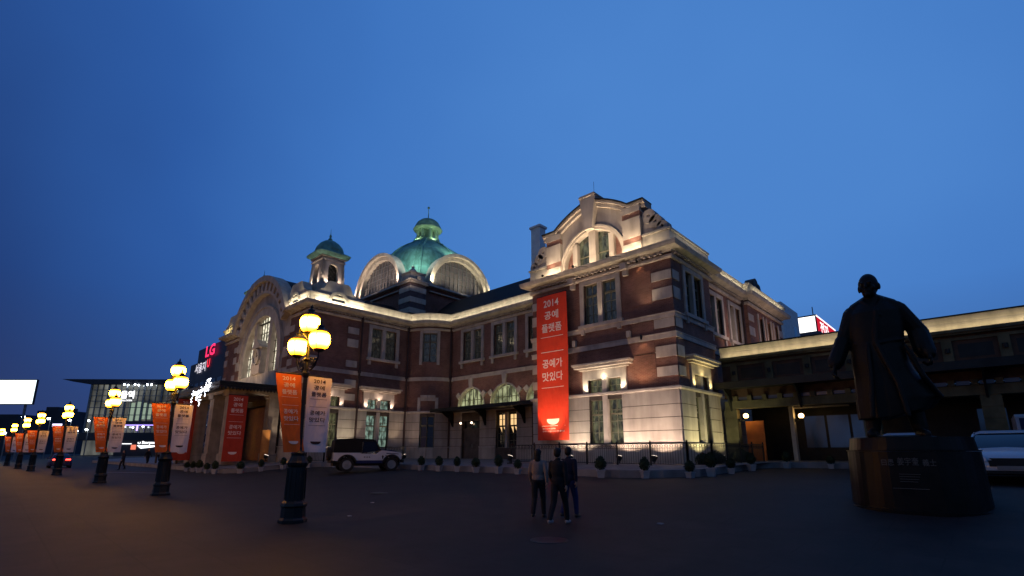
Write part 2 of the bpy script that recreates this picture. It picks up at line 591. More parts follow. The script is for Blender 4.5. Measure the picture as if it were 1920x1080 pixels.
def strip(name, a, b, target_off, power, col, width=0.05, parent=None):
    """long thin light fitting from a to b, facing a + target_off"""
    a = Vector(a); b = Vector(b); L = (b - a).length
    l = bpy.data.lights.new(name, 'AREA')
    l.shape = 'RECTANGLE'; l.size = L; l.size_y = width; l.energy = power * L; l.color = col
    o = bpy.data.objects.new(name, l)
    sc.collection.objects.link(o)
    x = (b - a).normalized()
    z = -Vector(target_off).normalized()
    y = z.cross(x).normalized(); z = x.cross(y).normalized()
    m = Matrix((x, y, z)).transposed().to_4x4()
    m.translation = (a + b) / 2
    if parent:
        o.parent = parent
        m = world_of(parent).inverted() @ m
    o.matrix_local = m
    return o

# ------------------------------------------------------------------ ground
def sstep(t):
    t = max(0.0, min(1.0, t)); return t * t * (3 - 2 * t)
def gz(x, y):
    if y < 7: return 0.0
    if y < 18: return 0.6 * sstep((y - 7) / 11.0)
    return 0.6 + 0.2 * sstep((y - 18) / 12.0)

def asphalt():
    m, nt, b = new_mat('worn plaza asphalt')
    b.inputs['Specular IOR Level'].default_value = 0.22
    nn, ll = nt.nodes, nt.links
    g = nn.new('ShaderNodeNewGeometry')
    n = nn.new('ShaderNodeTexNoise'); n.inputs['Scale'].default_value = 0.35; n.inputs['Detail'].default_value = 8
    n.inputs['Roughness'].default_value = 0.65
    ll.new(g.outputs['Position'], n.inputs['Vector'])
    r = nn.new('ShaderNodeValToRGB')
    r.color_ramp.elements[0].position = 0.32; r.color_ramp.elements[0].color = (0.010, 0.0085, 0.0083, 1)
    r.color_ramp.elements[1].position = 0.70; r.color_ramp.elements[1].color = (0.032, 0.0265, 0.0255, 1)
    ll.new(n.outputs[0], r.inputs[0]); 
    n2 = nn.new('ShaderNodeTexNoise'); n2.inputs['Scale'].default_value = 60; n2.inputs['Detail'].default_value = 3
    ll.new(g.outputs['Position'], n2.inputs['Vector'])
    mr2 = nn.new('ShaderNodeMapRange'); mr2.inputs['To Min'].default_value = 0.7; mr2.inputs['To Max'].default_value = 1.3
    ll.new(n2.outputs[0], mr2.inputs['Value'])
    v = nn.new('ShaderNodeVectorMath'); v.operation = 'SCALE'
    ll.new(r.outputs[0], v.inputs[0]); ll.new(mr2.outputs[0], v.inputs['Scale'])
    # faint paving joints and darker stains
    mpj = nn.new('ShaderNodeMapping'); mpj.inputs['Rotation'].default_value = (0, 0, 0.02)
    ll.new(g.outputs['Position'], mpj.inputs['Vector'])
    bk_ = nn.new('ShaderNodeTexBrick'); bk_.inputs['Scale'].default_value = 1.0; bk_.inputs['Brick Width'].default_value = 1.8; bk_.inputs['Row Height'].default_value = 0.9
    bk_.inputs['Mortar Size'].default_value = 0.012; bk_.inputs['Color1'].default_value = (1, 1, 1, 1); bk_.inputs['Color2'].default_value = (0.80, 0.80, 0.82, 1); bk_.inputs['Mortar'].default_value = (0.45, 0.45, 0.45, 1)
    ll.new(mpj.outputs[0], bk_.inputs['Vector'])
    n4 = nn.new('ShaderNodeTexNoise'); n4.inputs['Scale'].default_value = 1.4; n4.inputs['Detail'].default_value = 6; n4.inputs['Roughness'].default_value = 0.7
    ll.new(g.outputs['Position'], n4.inputs['Vector'])
    m4 = nn.new('ShaderNodeMapRange'); m4.inputs['From Min'].default_value = 0.35; m4.inputs['From Max'].default_value = 0.6; m4.inputs['To Min'].default_value = 0.55; m4.inputs['To Max'].default_value = 1.15
    ll.new(n4.outputs[0], m4.inputs['Value'])
    v2 = nn.new('ShaderNodeVectorMath'); v2.operation = 'MULTIPLY'
    ll.new(v.outputs[0], v2.inputs[0]); ll.new(bk_.outputs['Color'], v2.inputs[1])
    v3 = nn.new('ShaderNodeVectorMath'); v3.operation = 'SCALE'
    ll.new(v2.outputs[0], v3.inputs[0]); ll.new(m4.outputs[0], v3.inputs['Scale'])
    ll.new(v3.outputs[0], b.inputs['Base Color'])
    rr = nn.new('ShaderNodeMapRange'); rr.inputs['To Min'].default_value = 0.55; rr.inputs['To Max'].default_value = 0.85
    ll.new(n.outputs[0], rr.inputs['Value']); ll.new(rr.outputs[0], b.inputs['Roughness'])
    bp = nn.new('ShaderNodeBump'); bp.inputs['Strength'].default_value = 0.35; bp.inputs['Distance'].default_value = 0.01
    ll.new(n2.outputs[0], bp.inputs['Height']); ll.new(bp.outputs[0], b.inputs['Normal'])
    return m
M['asphalt'] = asphalt()
xs = [-900, -400, -200, -120, -80, -60, -45, -30, -20, -10, 0, 10, 20, 40, 80, 200, 600]
ys = [-600, -100, -20, 0, 4, 7] + [7 + i for i in range(1, 12)] + [20, 22, 24, 27, 30, 40, 60, 120, 300, 900]
g = MB()
g.add([(x, y, gz(x, y)) for y in ys for x in xs],
      [(j * len(xs) + i, j * len(xs) + i + 1, (j + 1) * len(xs) + i + 1, (j + 1) * len(xs) + i) for j in range(len(ys) - 1) for i in range(len(xs) - 1)])
tag(g.build('ground', M['asphalt'], smooth=True), kind='structure')

# raised stone pavement around the station
KP = [(-90, 11.6), (-37.0, 11.6), (-35.9, 12.3), (-35.7, 15.2), (-34.8, 17.2), (-32.6, 18.0), (-11.0, 18.0), (-9.6, 19.0), (-8.8, 20.6), (-8.8, 28.0), (-8.2, 29.4), (-7.0, 29.9), (40, 29.9)]  # kerb points worked out beforehand from image pixels
def kz(p, dz): return gz(p[0], p[1]) + dz
g = MB()
n = len(KP)
back = [(x, 60.0) for x, y in KP]
P = [(x, y, kz((x, y), -0.05)) for x, y in KP] + [(x, y, kz((x, y), 0.30)) for x, y in KP]
offs = []
for i in range(n):
    a = Vector(KP[max(i - 1, 0)]); b = Vector(KP[min(i + 1, n - 1)]); t = (b - a).normalized()
    offs.append((KP[i][0] - t.y * 0.3, KP[i][1] + t.x * 0.3))
P += [(x, y, kz(q, 0.30)) for (x, y), q in zip(offs, KP)] + [(x, y, kz(q, 0.0)) for (x, y), q in zip(offs, KP)]
fs = []
for i in range(n - 1):
    for k in range(3):
        fs.append((k * n + i, k * n + i + 1, (k + 1) * n + i + 1, (k + 1) * n + i))
g.add(P, fs)
tag(g.build('kerb', M['kerb']), kind='structure')
g = MB()
def kerb_y(x):
    for (x0, y0), (x1, y1) in zip(KP, KP[1:]):
        if x0 <= x <= x1 and x1 > x0: return y0 + (y1 - y0) * (x - x0) / (x1 - x0) + 0.3
    return 30.2
px_ = [-90, -60, -45, -37.0, -36.0, -35.4, -34.6, -32.6, -25, -18, -11.2, -9.9, -9.1, -8.9, -8.4, -7, 0, 40]
P = []
rows = 8
for x in px_:
    y0 = kerb_y(x)
    for j in range(rows + 1):
        y = y0 + (62 - y0) * (j / rows) ** 1.8
        P.append((x, y, max(gz(x, y0), gz(x, y)) + 0.296))
g.add(P, [(i * (rows + 1) + j, (i + 1) * (rows + 1) + j, (i + 1) * (rows + 1) + j + 1, i * (rows + 1) + j + 1) for i in range(len(px_) - 1) for j in range(rows)])
tag(g.build('pavement', M['pave']), kind='structure')

# ------------------------------------------------------------------ the old station
ST = thing('station_building', 'old red brick and granite station with a green copper dome and lit cornices', 'building', (-30, 26, 0.9))
A = Fr((0, 26, 0), (1, 0, 0), (0, -1, 0))          # right pavilion front, u = x
A2 = Fr((0, 29.2, 0), (1, 0, 0), (0, -1, 0))       # recessed wing
B1 = Fr((-11.85, 0, 0), (0, 1, 0), (1, 0, 0))      # pavilion side, u = y
B2 = Fr((-12.3, 0, 0), (0, 1, 0), (1, 0, 0))
CS = Fr((-37.9, 0, 0), (0, 1, 0), (1, 0, 0))       # central block side
CF = Fr((0, 16.8, 0), (1, 0, 0), (0, -1, 0))       # central block front
WL = Fr((-22.4, 0, 0), (0, 1, 0), (-1, 0, 0))
# rounded corner between central block and wing
cpts = []
c0 = Vector((-37.9, 26.4)); c1 = Vector((-35.2, 29.2))
for i in range(7):
    t = i / 6
    p = c0.lerp(c1, t) + Vector((0.72, -0.70)) * (0.62 * math.sin(PI * t))
    cpts.append((p.x, p.y))
PATH = [(-41.4, 16.8), (-37.9, 16.8)] + cpts + [(-22.4, 29.2), (-22.4, 26.0), (-11.85, 26.0), (-11.85, 31.5), (-12.3, 31.5), (-12.3, 38.8), (-11.85, 38.8), (-11.85, 47.5), (-22.4, 47.5)]
PATHL = [(-57.3, 40), (-57.3, 16.8), (-53.7, 16.8)]

def wall(mb, F, u0, u1, z0, z1, ops, d=0.0, depth=0.35):
    us = sorted(set([u0, u1] + [q for o in ops for q in o[:2] if u0 < q < u1]))
    zs = sorted(set([z0, z1] + [q for o in ops for q in o[2:4] if z0 < q < z1]))
    for a, b in zip(us, us[1:]):
        for c, e in zip(zs, zs[1:]):
            m_, k_ = (a + b) / 2, (c + e) / 2
            if any(o[0] < m_ < o[1] and o[2] < k_ < o[3] for o in ops): continue
            mb.quad(F, a, b, c, e, d)
    for o in ops:
        a, b, c, e = max(o[0], u0), min(o[1], u1), max(o[2], z0), min(o[3], z1)
        if a >= b or c >= e: continue
        mb.add([F.p(a, d, c), F.p(a, d - depth, c), F.p(a, d - depth, e), F.p(a, d, e)], [(0, 1, 2, 3)])
        mb.add([F.p(b, d, c), F.p(b, d - depth, c), F.p(b, d - depth, e), F.p(b, d, e)], [(0, 1, 2, 3)])
        if o[3] <= z1: mb.add([F.p(a, d, e), F.p(b, d, e), F.p(b, d - depth, e), F.p(a, d - depth, e)], [(0, 1, 2, 3)])
        if o[2] >= z0: mb.add([F.p(a, d, c), F.p(b, d, c), F.p(b, d - depth, c), F.p(a, d - depth, c)], [(0, 1, 2, 3)])

def course(mb, F, u0, u1, za, zb, ops, d0, d1):
    cuts = [(o[0], o[1]) for o in ops if o[2] < zb - 1e-3 and o[3] > za + 1e-3]
    cuts.sort()
    a = u0
    for c, e in cuts:
        if c > a + 0.02: mb.box(F, a, min(c, u1), d0, d1, za, zb)
        a = max(a, e)
    if a < u1 - 0.02: mb.box(F, a, u1, d0, d1, za, zb)

BR, SN, AS, JT, GW = MB(), MB(), MB(), MB(), MB()     # brick, stone trim, ashlar, joints
ZP = 0.82
AZ = [(2.12, 2.765), (2.80, 3.485), (3.52, 4.185), (4.22, 5.0)]

def base(F, u0, u1, ops, zt=5.0):
    wall(JT, F, u0, u1, ZP, zt, [o for o in ops if o[2] < zt])
    for a, b in AZ: course(AS, F, u0, u1, a, b, ops, -0.02, 0.07)
    course(AS, F, u0, u1, ZP, 2.0, ops, -0.02, 0.14)
    course(SN, F, u0, u1, 2.0, 2.09, ops, -0.02, 0.19)
def upper(F, u0, u1, ops, z0=5.0, z1=13.2):
    wall(BR, F, u0, u1, z0, z1, [o for o in ops if o[3] > z0])

def window(F, u0, u1, z0, z1, pane, d=-0.24, nv=1, nh=2, t=0.055, big=None, fm=None):
    f = MB()
    f.box(F, u0, u0 + t, d, d + 0.07, z0, z1); f.box(F, u1 - t, u1, d, d + 0.07, z0, z1)
    f.box(F, u0 + t, u1 - t, d, d + 0.07, z0, z0 + t); f.box(F, u0 + t, u1 - t, d, d + 0.07, z1 - t, z1)
    for i in range(nv):
        c = u0 + (u1 - u0) * (i + 1) / (nv + 1)
        f.box(F, c - 0.018, c + 0.018, d + 0.005, d + 0.055, z0 + t, z1 - t)
    for i in range(nh):
        c = z0 + (z1 - z0) * (i + 1) / (nh + 1)
        f.box(F, u0 + t, u1 - t, d + 0.002, d + 0.05, c - 0.018, c + 0.018)
    if big:
        c = z0 + (z1 - z0) * big
        f.box(F, u0 + t, u1 - t, d + 0.004, d + 0.09, c - 0.05, c + 0.05)
    w = f.build('window', fm or M['frame'], ST)
    p = MB(); p.quad(F, u0 + 0.01, u1 - 0.01, z0 + 0.01, z1 - 0.01, d + 0.012)
    p.build('pane', pane, w, local=False)
    return w

def upair(F, c, hw=1.22, z0=9.6, z1=12.3, pane=None, gap=0.34, nh=3):
    """upper paired window with granite surround, sill and brackets"""
    op = (c - hw, c + hw, z0, z1)
    SN.box(F, c - hw - 0.3, c - hw, -0.1, 0.10, z0, z1 + 0.28)
    SN.box(F, c + hw, c + hw + 0.3, -0.1, 0.10, z0, z1 + 0.28)
    SN.box(F, c - hw, c + hw, -0.1, 0.09, z1, z1 + 0.28)
    SN.box(F, c - gap / 2, c + gap / 2, -0.30, 0.05, z0, z1)
    SN.box(F, c - hw - 0.42, c + hw + 0.42, -0.1, 0.2, z0 - 0.22, z0)
    for s in (-1, 1):
        SN.box(F, c + s * (hw + 0.12) - 0.12, c + s * (hw + 0.12) + 0.12, 0.0, 0.14, z0 - 0.62, z0 - 0.22)
    window(F, c - hw + 0.02, c - gap / 2, z0, z1, pane or M['leaded'], nh=nh, nv=1, big=0.72)
    window(F, c + gap / 2, c + hw - 0.02, z0, z1, pane or M['leaded'], nh=nh, nv=1, big=0.72)
    return op

def gwin(F, c, hw=1.15, z0=2.1, z1=4.76, pane=None, tpane=None, hood=True, gap=0.32, jamb=0.0):
    """ground floor paired window with transom lights above the belt course and a hood"""
    op = [(c - hw, c + hw, z0, z1), (c - hw, c + hw, 5.2, 6.02)]
    SN.box(F, c - gap / 2, c + gap / 2, -0.30, 0.09, z0, z1 + 0.24)
    SN.box(F, c - gap / 2, c + gap / 2, -0.30, 0.09, 5.2, 6.02)
    SN.box(F, c - hw - 0.38, c - hw, -0.1, 0.12, 5.2, 6.02); SN.box(F, c + hw, c + hw + 0.38, -0.1, 0.12, 5.2, 6.02)
    SN.box(F, c - hw - 0.38, c + hw + 0.38, -0.1, 0.12, 6.02, 6.62)
    SN.box(F, c - hw - 0.55, c + hw + 0.55, 0, 0.28, 6.62, 6.74)
    SN.box(F, c - hw - 0.80, c + hw + 0.80, 0, 0.50, 6.74, 6.90)
    SN.box(F, c - hw - 0.90, c + hw + 0.90, 0, 0.60, 6.90, 7.02)
    for s in (-1, 1):
        a, b = sorted((c + s * gap / 2, c + s * hw))
        window(F, a, b, z0, z1, pane or M['litolive'], nv=1, nh=3, big=0.66)
        window(F, a, b, 5.2, 6.02, tpane or pane or M['litolive'], nv=1, nh=1)
    return op

def quoins(F, u0, u1, stops, d=0.05, zs=((11.4, 11.95), (10.25, 10.93), (8.55, 9.1), (6.86, 7.5), (5.77, 6.31))):
    for a, b in zs: course(SN, F, u0, u1, a, b, stops, 0, d)

# --- right pavilion front
oA = [upair(A, -16.72, 1.22)] + gwin(A, -16.62, 1.18)
base(A, -22.4, -11.85, oA); upper(A, -22.4, -11.85, oA)
quoins(A, -13.1, -11.80, oA); quoins(A, -22.45, -21.3, oA)
for z0, z1 in ((10.15, 12.2), (8.3, 9.05), (5.9, 7.85)):
    AS and BR.box(A, -14.55, -13.15, 0, 0.03, z0, z1)
course(SN, A, -14.55, -11.79, 7.15, 7.2, [], 0, 0.03)
# consoles beside the upper window
for c in (-18.75, -14.75):
    SN.box(A, c - 0.2, c + 0.2, 0, 0.45, 12.55, 12.95); SN.box(A, c - 0.15, c + 0.15, 0, 0.25, 12.2, 12.55)
    SN.box(A, c - 0.12, c + 0.12, 0, 0.2, 8.3, 8.7)
# --- pavilion side
oB = [upair(B1, 28.85, 1.15, 9.6, 12.3, pane=M['glass'])] + gwin(B1, 28.85, 1.0, pane=M['glass'])
base(B1, 26, 31.5, oB); upper(B1, 26, 31.5, oB); quoins(B1, 25.95, 26.9, oB)
oB2 = [upair(B2, 33.5, 1.05, 9.4, 12.1, pane=M['leaded']), upair(B2, 37.1, 1.05, 9.4, 12.1, pane=M['leaded'])]
base(B2, 31.5, 38.8, []); upper(B2, 31.5, 38.8, oB2)
oB3 = []
for c in (41.6, 43.6, 45.6):
    oB3.append((c - 0.55, c + 0.55, 9.5, 12.1))
    SN.box(B1, c - 0.75, c - 0.55, -0.1, 0.09, 9.4, 12.3); SN.box(B1, c + 0.55, c + 0.75, -0.1, 0.09, 9.4, 12.3)
    window(B1, c - 0.55, c + 0.55, 9.5, 12.1, M['leaded'], nh=3)
base(B1, 38.8, 47.5, []); upper(B1, 38.8, 47.5, oB3); quoins(B1, 38.75, 39.9, []); quoins(B1, 46.6, 47.5, [])
# steps between the planes
for y in (31.5, 38.8):
    s = Fr((-12.3, y, 0), (1, 0, 0), (0, 1 if y < 35 else -1, 0))
    BR.quad(s, 0, 0.45, ZP, 13.2, 0)
base(WL, 26, 29.2, []); upper(WL, 26, 29.2, []); quoins(WL, 25.95, 26.9, [])
# --- recessed wing
oC = [upair(A2, c, 1.2) for c in (-32.3, -28.35, -24.4)]
oC += [(-33.5, -31.15, 1.0, 4.25), (-29.25, -26.9, 1.95, 4.8), (-25.3, -23.3, 1.0, 4.25)]
arcs = (-32.35, -28.25, -24.2)
oCu = oC + [(c - 1.6, c + 1.6, 5.45, 5.75) for c in arcs]
base(A2, -35.2, -22.4, oC)
# brick wall with arched openings: band of cells then spandrels
wall(BR, A2, -35.2, -22.4, 5.0, 5.45, [])
wall(BR, A2, -35.2, -22.4, 7.4, 13.2, [o for o in oC if o[3] > 7.4])
wall(BR, A2, -35.2, -22.4, 5.45, 7.4, [(c - 1.6, c + 1.6, 5.45, 7.4) for c in arcs])
for c in arcs:
    for s in (-1, 1):
        pts = [(c + s * 1.6, 7.4), (c, 7.4)] + [(c + s * 1.6 * math.sin(R(a)), 5.55 + 1.55 * math.cos(R(a))) for a in range(0, 91, 10)] + [(c + s * 1.6, 5.45)]
        k = len(pts)
        BR.add([A2.p(u, 0.0, z) for u, z in pts], [tuple(range(k))])
    SN.arch(A2, c, 5.55, 1.6, 1.72, -0.35, 0.06, sy=0.97)
    SN.slab(A2, [(c - 0.16, 7.1), (c + 0.16, 7.1), (c + 0.26, 7.95), (c - 0.26, 7.95)], 0, 0.16)
    for s in (-1, 1):
        q = [(1.35, 0.95), (1.6, 1.25), (1.95, 1.0), (1.65, 0.65)]
        SN.slab(A2, [(c + s * a, 5.55 + b * 1.0) for a, b in q], 0, 0.12)
    fr = MB()
    for i in range(1, 6):
        u = -1.55 + 3.1 * i / 6
        h = math.sqrt(max(0, 1.55 ** 2 - u ** 2))
        fr.box(A2, c + u - 0.025, c + u + 0.025, -0.30, -0.24, 5.45, 5.5 + h * 0.95)
    fr.box(A2, c - 1.5, c + 1.5, -0.30, -0.24, 6.05, 6.1)
    w = fr.build('window', M['frame'], ST)
    p = MB(); p.disc(A2, c, 5.46, 1.62, -0.32, sy=0.97); p.build('pane', glass_mat('pale yellow green arch glass', emit=(0.72, 0.76, 0.42), es=0.6, nscale=3), w)
window(A2, -29.25, -28.2, 1.95, 4.8, M['glass'], nv=1, nh=4, big=0.6); window(A2, -27.95, -26.9, 1.95, 4.8, M['glass'], nv=1, nh=4, big=0.6)
SN.box(A2, -28.2, -27.95, -0.3, 0.05, 1.95, 4.8)
lw = MB()
for a, b in ((-29.05, -28.75), (-28.65, -28.35), (-27.8, -27.5), (-27.4, -27.1)):
    lw.box(A2, a, b, -0.226, -0.222, 3.75, 4.6)
    lw.slab(A2, [(a, 3.7), (b, 3.7), (b, 3.1), ((a + b) / 2 + 0.05, 3.35)], -0.226, -0.222)
lw.build('lit_panes', glow('warm room seen through panes', (1.0, 0.62, 0.27), 1.1), ST)
GL = bpy.data.objects
for a, b in ((-33.5, -31.15), (-25.3, -23.3)):
    dr = MB(); dr.box(A2, a, b, -0.34, -0.28, 1.0, 3.5)
    dr.box(A2, a, b, -0.28, -0.2, 3.5, 3.62)
    dd = dr.build('door', M['darkstone'], ST)
    gl = MB(); gl.quad(A2, a + 0.1, b - 0.1, 3.62, 4.25, -0.27); gl.build('pane', M['glass'], dd)
    hn = MB(); hn.box(A2, (a + b) / 2 - 0.08, (a + b) / 2 - 0.04, -0.28, -0.2, 2.0, 2.3); hn.build('handle', M['rim'], dd)
for u in (-33.1, -31.7):
    e = MB(); e.ell(A2.p(u, 0.5, 4.05), (0.09, 0.09, 0.09), 8, 5); e.build('door_light', glow('small door light', (1, .7, .45), 6), ST)
e = MB(); e.box(A2, -24.55, -24.1, -0.2, -0.15, 3.3, 4.0); e.build('lit_panes', M['litwarm'], ST)
quoins(A2, -23.2, -22.45, [])
# --- rounded corner
segs = list(zip(cpts, cpts[1:]))
for i, (a, b) in enumerate(segs):
    va, vb = Vector(a), Vector(b); t = (vb - va).normalized(); L = (vb - va).length
    F = Fr((a[0], a[1], 0), (t.x, t.y, 0), (t.y, -t.x, 0))
    if i in (2, 3):
        oo = [(-0.01, L + 0.01, 9.65, 12.35), (-0.01, L + 0.01, 2.0, 4.75)]
        base(F, 0, L, oo); upper(F, 0, L, oo)
        window(F, 0.02, L - 0.02, 9.65, 12.35, M['leaded'], nv=0, nh=3, big=0.7)
        window(F, 0.02, L - 0.02, 2.0, 4.75, M['glass'], nv=0, nh=2, big=0.7)
    else:
        base(F, 0, L, []); upper(F, 0, L, [])
    if i == 1: SN.box(F, L - 0.26, L, -0.1, 0.1, 9.4, 12.7); SN.box(F, L - 0.26, L, -0.1, 0.1, 5.0, 6.4)
    if i == 4: SN.box(F, 0, 0.26, -0.1, 0.1, 9.4, 12.7); SN.box(F, 0, 0.26, -0.1, 0.1, 5.0, 6.4)
    if i in (2, 3): SN.box(F, 0, L, -0.1, 0.1, 12.35, 12.7); SN.box(F, 0, L, -0.1, 0.1, 6.1, 6.4); SN.box(F, 0, L, 0, 0.2, 6.4, 6.6)
# --- central block side
oD = [upair(CS, 23.65, 1.25, 9.6, 12.25)] + gwin(CS, 23.45, 1.12, 2.0, 4.7, pane=M['litgreen']) + gwin(CS, 18.9, 0.9, 2.0, 4.7, pane=M['litolive'])
base(CS, 16.8, 26.4, oD); upper(CS, 16.8, 26.4, oD)
quoins(CS, 20.15, 21.15, []); quoins(CS, 16.75, 17.7, [o for o in oD if o[0] < 17.9])
# --- central block front
oE = [(-40.2, -38.9, 9.6, 12.2), (-40.2, -38.9, 2.1, 4.7)]
for s, (a, b) in enumerate(((-41.4, -37.9), (-57.3, -53.7))):
    base(CF, a, b, []); upper(CF, a, b, [])
    quoins(CF, a - 0.02 if s else b - 0.9, a + 0.9 if s else b + 0.02, [])
    quoins(CF, b - 0.9 if s else a, b if s else a + 0.9, [])
base(Fr((-57.3, 0, 0), (0, 1, 0), (-1, 0, 0)), 16.8, 40, []); upper(Fr((-57.3, 0, 0), (0, 1, 0), (-1, 0, 0)), 16.8, 40, [])
CX = -47.55
wall(JT, CF, -53.7, -41.4, ZP, 6.9, [(CX - 3.2, CX + 3.2, ZP, 5.6)], depth=0.6)
SN.box(CF, -53.7, -41.4, -0.5, 0.06, 6.9, 8.5)
# tympanum with great semicircular window
Rv = 6.59; zv = 10.81
out = [(CX + Rv * math.cos(R(a)), zv + Rv * math.sin(R(a))) for a in [22 + 136 * i / 30 for i in range(31)]]
hw = 6.1
pts = [(CX + hw, 8.5)] + out + [(CX - hw, 8.5), (CX - 4.0, 8.5)] + [(CX + 4.0 * math.cos(R(a)), 10.0 + 4.0 * math.sin(R(a))) for a in range(180, -1, -9)] + [(CX + 4.0, 8.5)]
AS.slab(CF, pts, -0.6, 0.0)
SN.arch(CF, CX, 10.0, 4.0, 4.75, 0, 0.14, n=30); SN.arch(CF, CX, 10.0, 4.75, 4.95, 0, 0.24, n=30)
for s in (-1, 1):
    a, b = sorted((CX + s * 4.0, CX + s * 4.75)); SN.box(CF, a, b, 0, 0.14, 8.5, 10.0)
for s in (-1, 1):
    for i in range(4):
        a, b = sorted((CX + s * 5.1, CX + s * 6.15))
        (SN if i % 2 else BR).box(CF, a, b, 0, 0.05 + 0.01 * (i % 2), 8.55 + i * 0.9, 9.4 + i * 0.9)
SN.arch(CF, CX, zv, Rv - 0.25, Rv + 0.25, -0.3, 0.75, 21, 159, 36)
SN.arch(CF, CX, zv, Rv - 1.35, Rv - 1.1, 0, 0.45, 21, 159, 36)
for i in range(15):
    a = 24 + 132 * i / 14
    c, s_ = math.cos(R(a)), math.sin(R(a))
    m_ = []
    for r, w in ((Rv - 1.12, -0.24), (Rv - 0.24, -0.26), (Rv - 0.24, 0.26), (Rv - 1.12, 0.24)):
        m_.append((CX + r * c - w * s_, zv + r * s_ + w * c))
    SN.slab(CF, m_, 0, 0.5)
gm = MB()
for u in (-1.75, 1.75):
    SN.box(CF, CX + u - 0.3, CX + u + 0.3, -0.45, -0.02, 8.5, 10.0 + math.sqrt(16 - (abs(u) - .3) ** 2) - 0.1)
for i in range(-6, 7):
    u = i * 0.58
    if abs(abs(u) - 1.75) < 0.3: continue
    gm.box(CF, CX + u - 0.035, CX + u + 0.035, -0.40, -0.33, 8.5, 10.0 + math.sqrt(max(0.2, 15.8 - u * u)))
for z in (9.4, 10.4, 11.4, 12.5):
    h = 3.95 if z < 10 else math.sqrt(15.8 - (z - 10) ** 2)
    gm.box(CF, CX - h, CX + h, -0.39, -0.34, z - 0.03, z + 0.03)
w = gm.build('window', M['frame'], ST)
p = MB(); p.disc(CF, CX, 10.0, 4.02, -0.42, n=30); p.quad(CF, CX - 4, CX + 4, 8.5, 10.0, -0.42); p.build('pane', M['hall'], w)
# clock with its stone aedicule
SN.box(CF, CX - 1.0, CX + 1.0, -0.3, 0.35, 8.5, 9.3); SN.box(CF, CX - 0.85, CX + 0.85, -0.3, 0.25, 9.3, 10.9)
SN.slab(CF, [(CX - 1.15, 10.9), (CX + 1.15, 10.9), (CX, 11.7)], -0.3, 0.45)
ck = MB(); ck.disc(CF, CX, 10.08, 0.62, 0.33, 0, 360, 28); ck.arch(CF, CX, 10.08, 0.60, 0.74, 0.25, 0.42, 0, 360, 28)
ck = ck.build('clock', M['render'], ST)
hd = MB(); hd.box(CF, CX - 0.03, CX + 0.03, 0.34, 0.36, 10.08, 10.52)
hd.slab(CF, [(CX, 10.04), (CX + 0.34, 10.2), (CX + 0.33, 10.25), (CX - 0.02, 10.12)], 0.34, 0.355)
for i in range(12):
    a = R(30 * i); hd.box(CF, CX + 0.5 * math.cos(a) - 0.025, CX + 0.5 * math.cos(a) + 0.025, 0.332, 0.34, 10.08 + 0.5 * math.sin(a) - 0.03, 10.08 + 0.5 * math.sin(a) + 0.03)
hd.build('clock_hands', M['inkb'], ck)

# --- bands, belt course and cornice following the walls
for P_ in (PATH, PATHL):
    SN.sweep(P_, [(-0.05, 4.99), (0.10, 4.99), (0.17, 5.05), (0.17, 5.16), (0.06, 5.2), (-0.05, 5.2)])
    SN.sweep(P_, [(-0.05, 7.93), (0.07, 7.93), (0.07, 8.2), (0.10, 8.2), (0.10, 8.26), (-0.05, 8.26)])
    SN.sweep(P_, [(-0.05, 12.42 + 0.2), (0.10, 12.62), (0.16, 12.7), (0.16, 12.82), (0.04, 12.86), (-0.05, 12.86)])
SN.sweep([(-22.4, 29.2), (-22.4, 26.0), (-11.85, 26.0), (-11.85, 31.5)], [(-0.05, 9.12), (0.09, 9.12), (0.09, 9.36), (0.14, 9.36), (0.14, 9.42), (-0.05, 9.42)])
CO = MB()
prof = [(-0.1, 12.98), (0.16, 12.98), (0.20, 13.08), (0.50, 13.16), (0.62, 13.18), (0.68, 13.34), (0.70, 13.46), (0.66, 13.46), (0.64, 13.38), (0.30, 13.38), (-0.1, 13.38)]
prof_p = [(-0.3, 13.381), (0.28, 13.381), (0.26, 13.6), (0.30, 13.9), (0.40, 14.08), (0.42, 14.18), (-0.3, 14.2)]
for P_ in (PATH, PATHL): CO.sweep(P_, prof)
CO.sweep([(-41.4, 16.8), (-37.9, 16.8)] + cpts + [(-22.4, 29.2), (-22.4, 26.4)], prof_p)
CO.sweep([(-57.3, 40), (-57.3, 16.8), (-53.7, 16.8)], prof_p)
CO.sweep([(-11.85, 31.6), (-12.3, 31.61), (-12.3, 38.8), (-11.85, 38.8), (-11.85, 47.5), (-22.4, 47.5)], prof_p)
hp = [(-0.35, 13.38), (0.12, 13.381), (0.12, 14.35), (0.2, 14.38), (0.2, 14.5), (-0.35, 14.5)]
CO.sweep([(-13.5, 26.0), (-11.85, 26.0), (-11.85, 31.5)], hp)
CO.sweep([(-22.4, 28.6), (-22.4, 26.0), (-20.75, 26.0)], hp)
CO.build('cornice', M['render'], ST)
for F, a, b in ((A, -22.3, -12.0), (B1, 26.1, 31.4), (A2, -34.8, -22.6), (CS, 17, 26.2), (B2, 31.7, 38.7)):
    dt = MB(); k = int((b - a) / 0.34)
    for i in range(k): dt.box(F, a + i * 0.34, a + i * 0.34 + 0.17, 0.02, 0.34, 12.9, 12.975)
    dt.box(F, a, b, -0.02, 0.05, 12.88, 12.9); dt.build('dentil_course', M['stone'], ST)

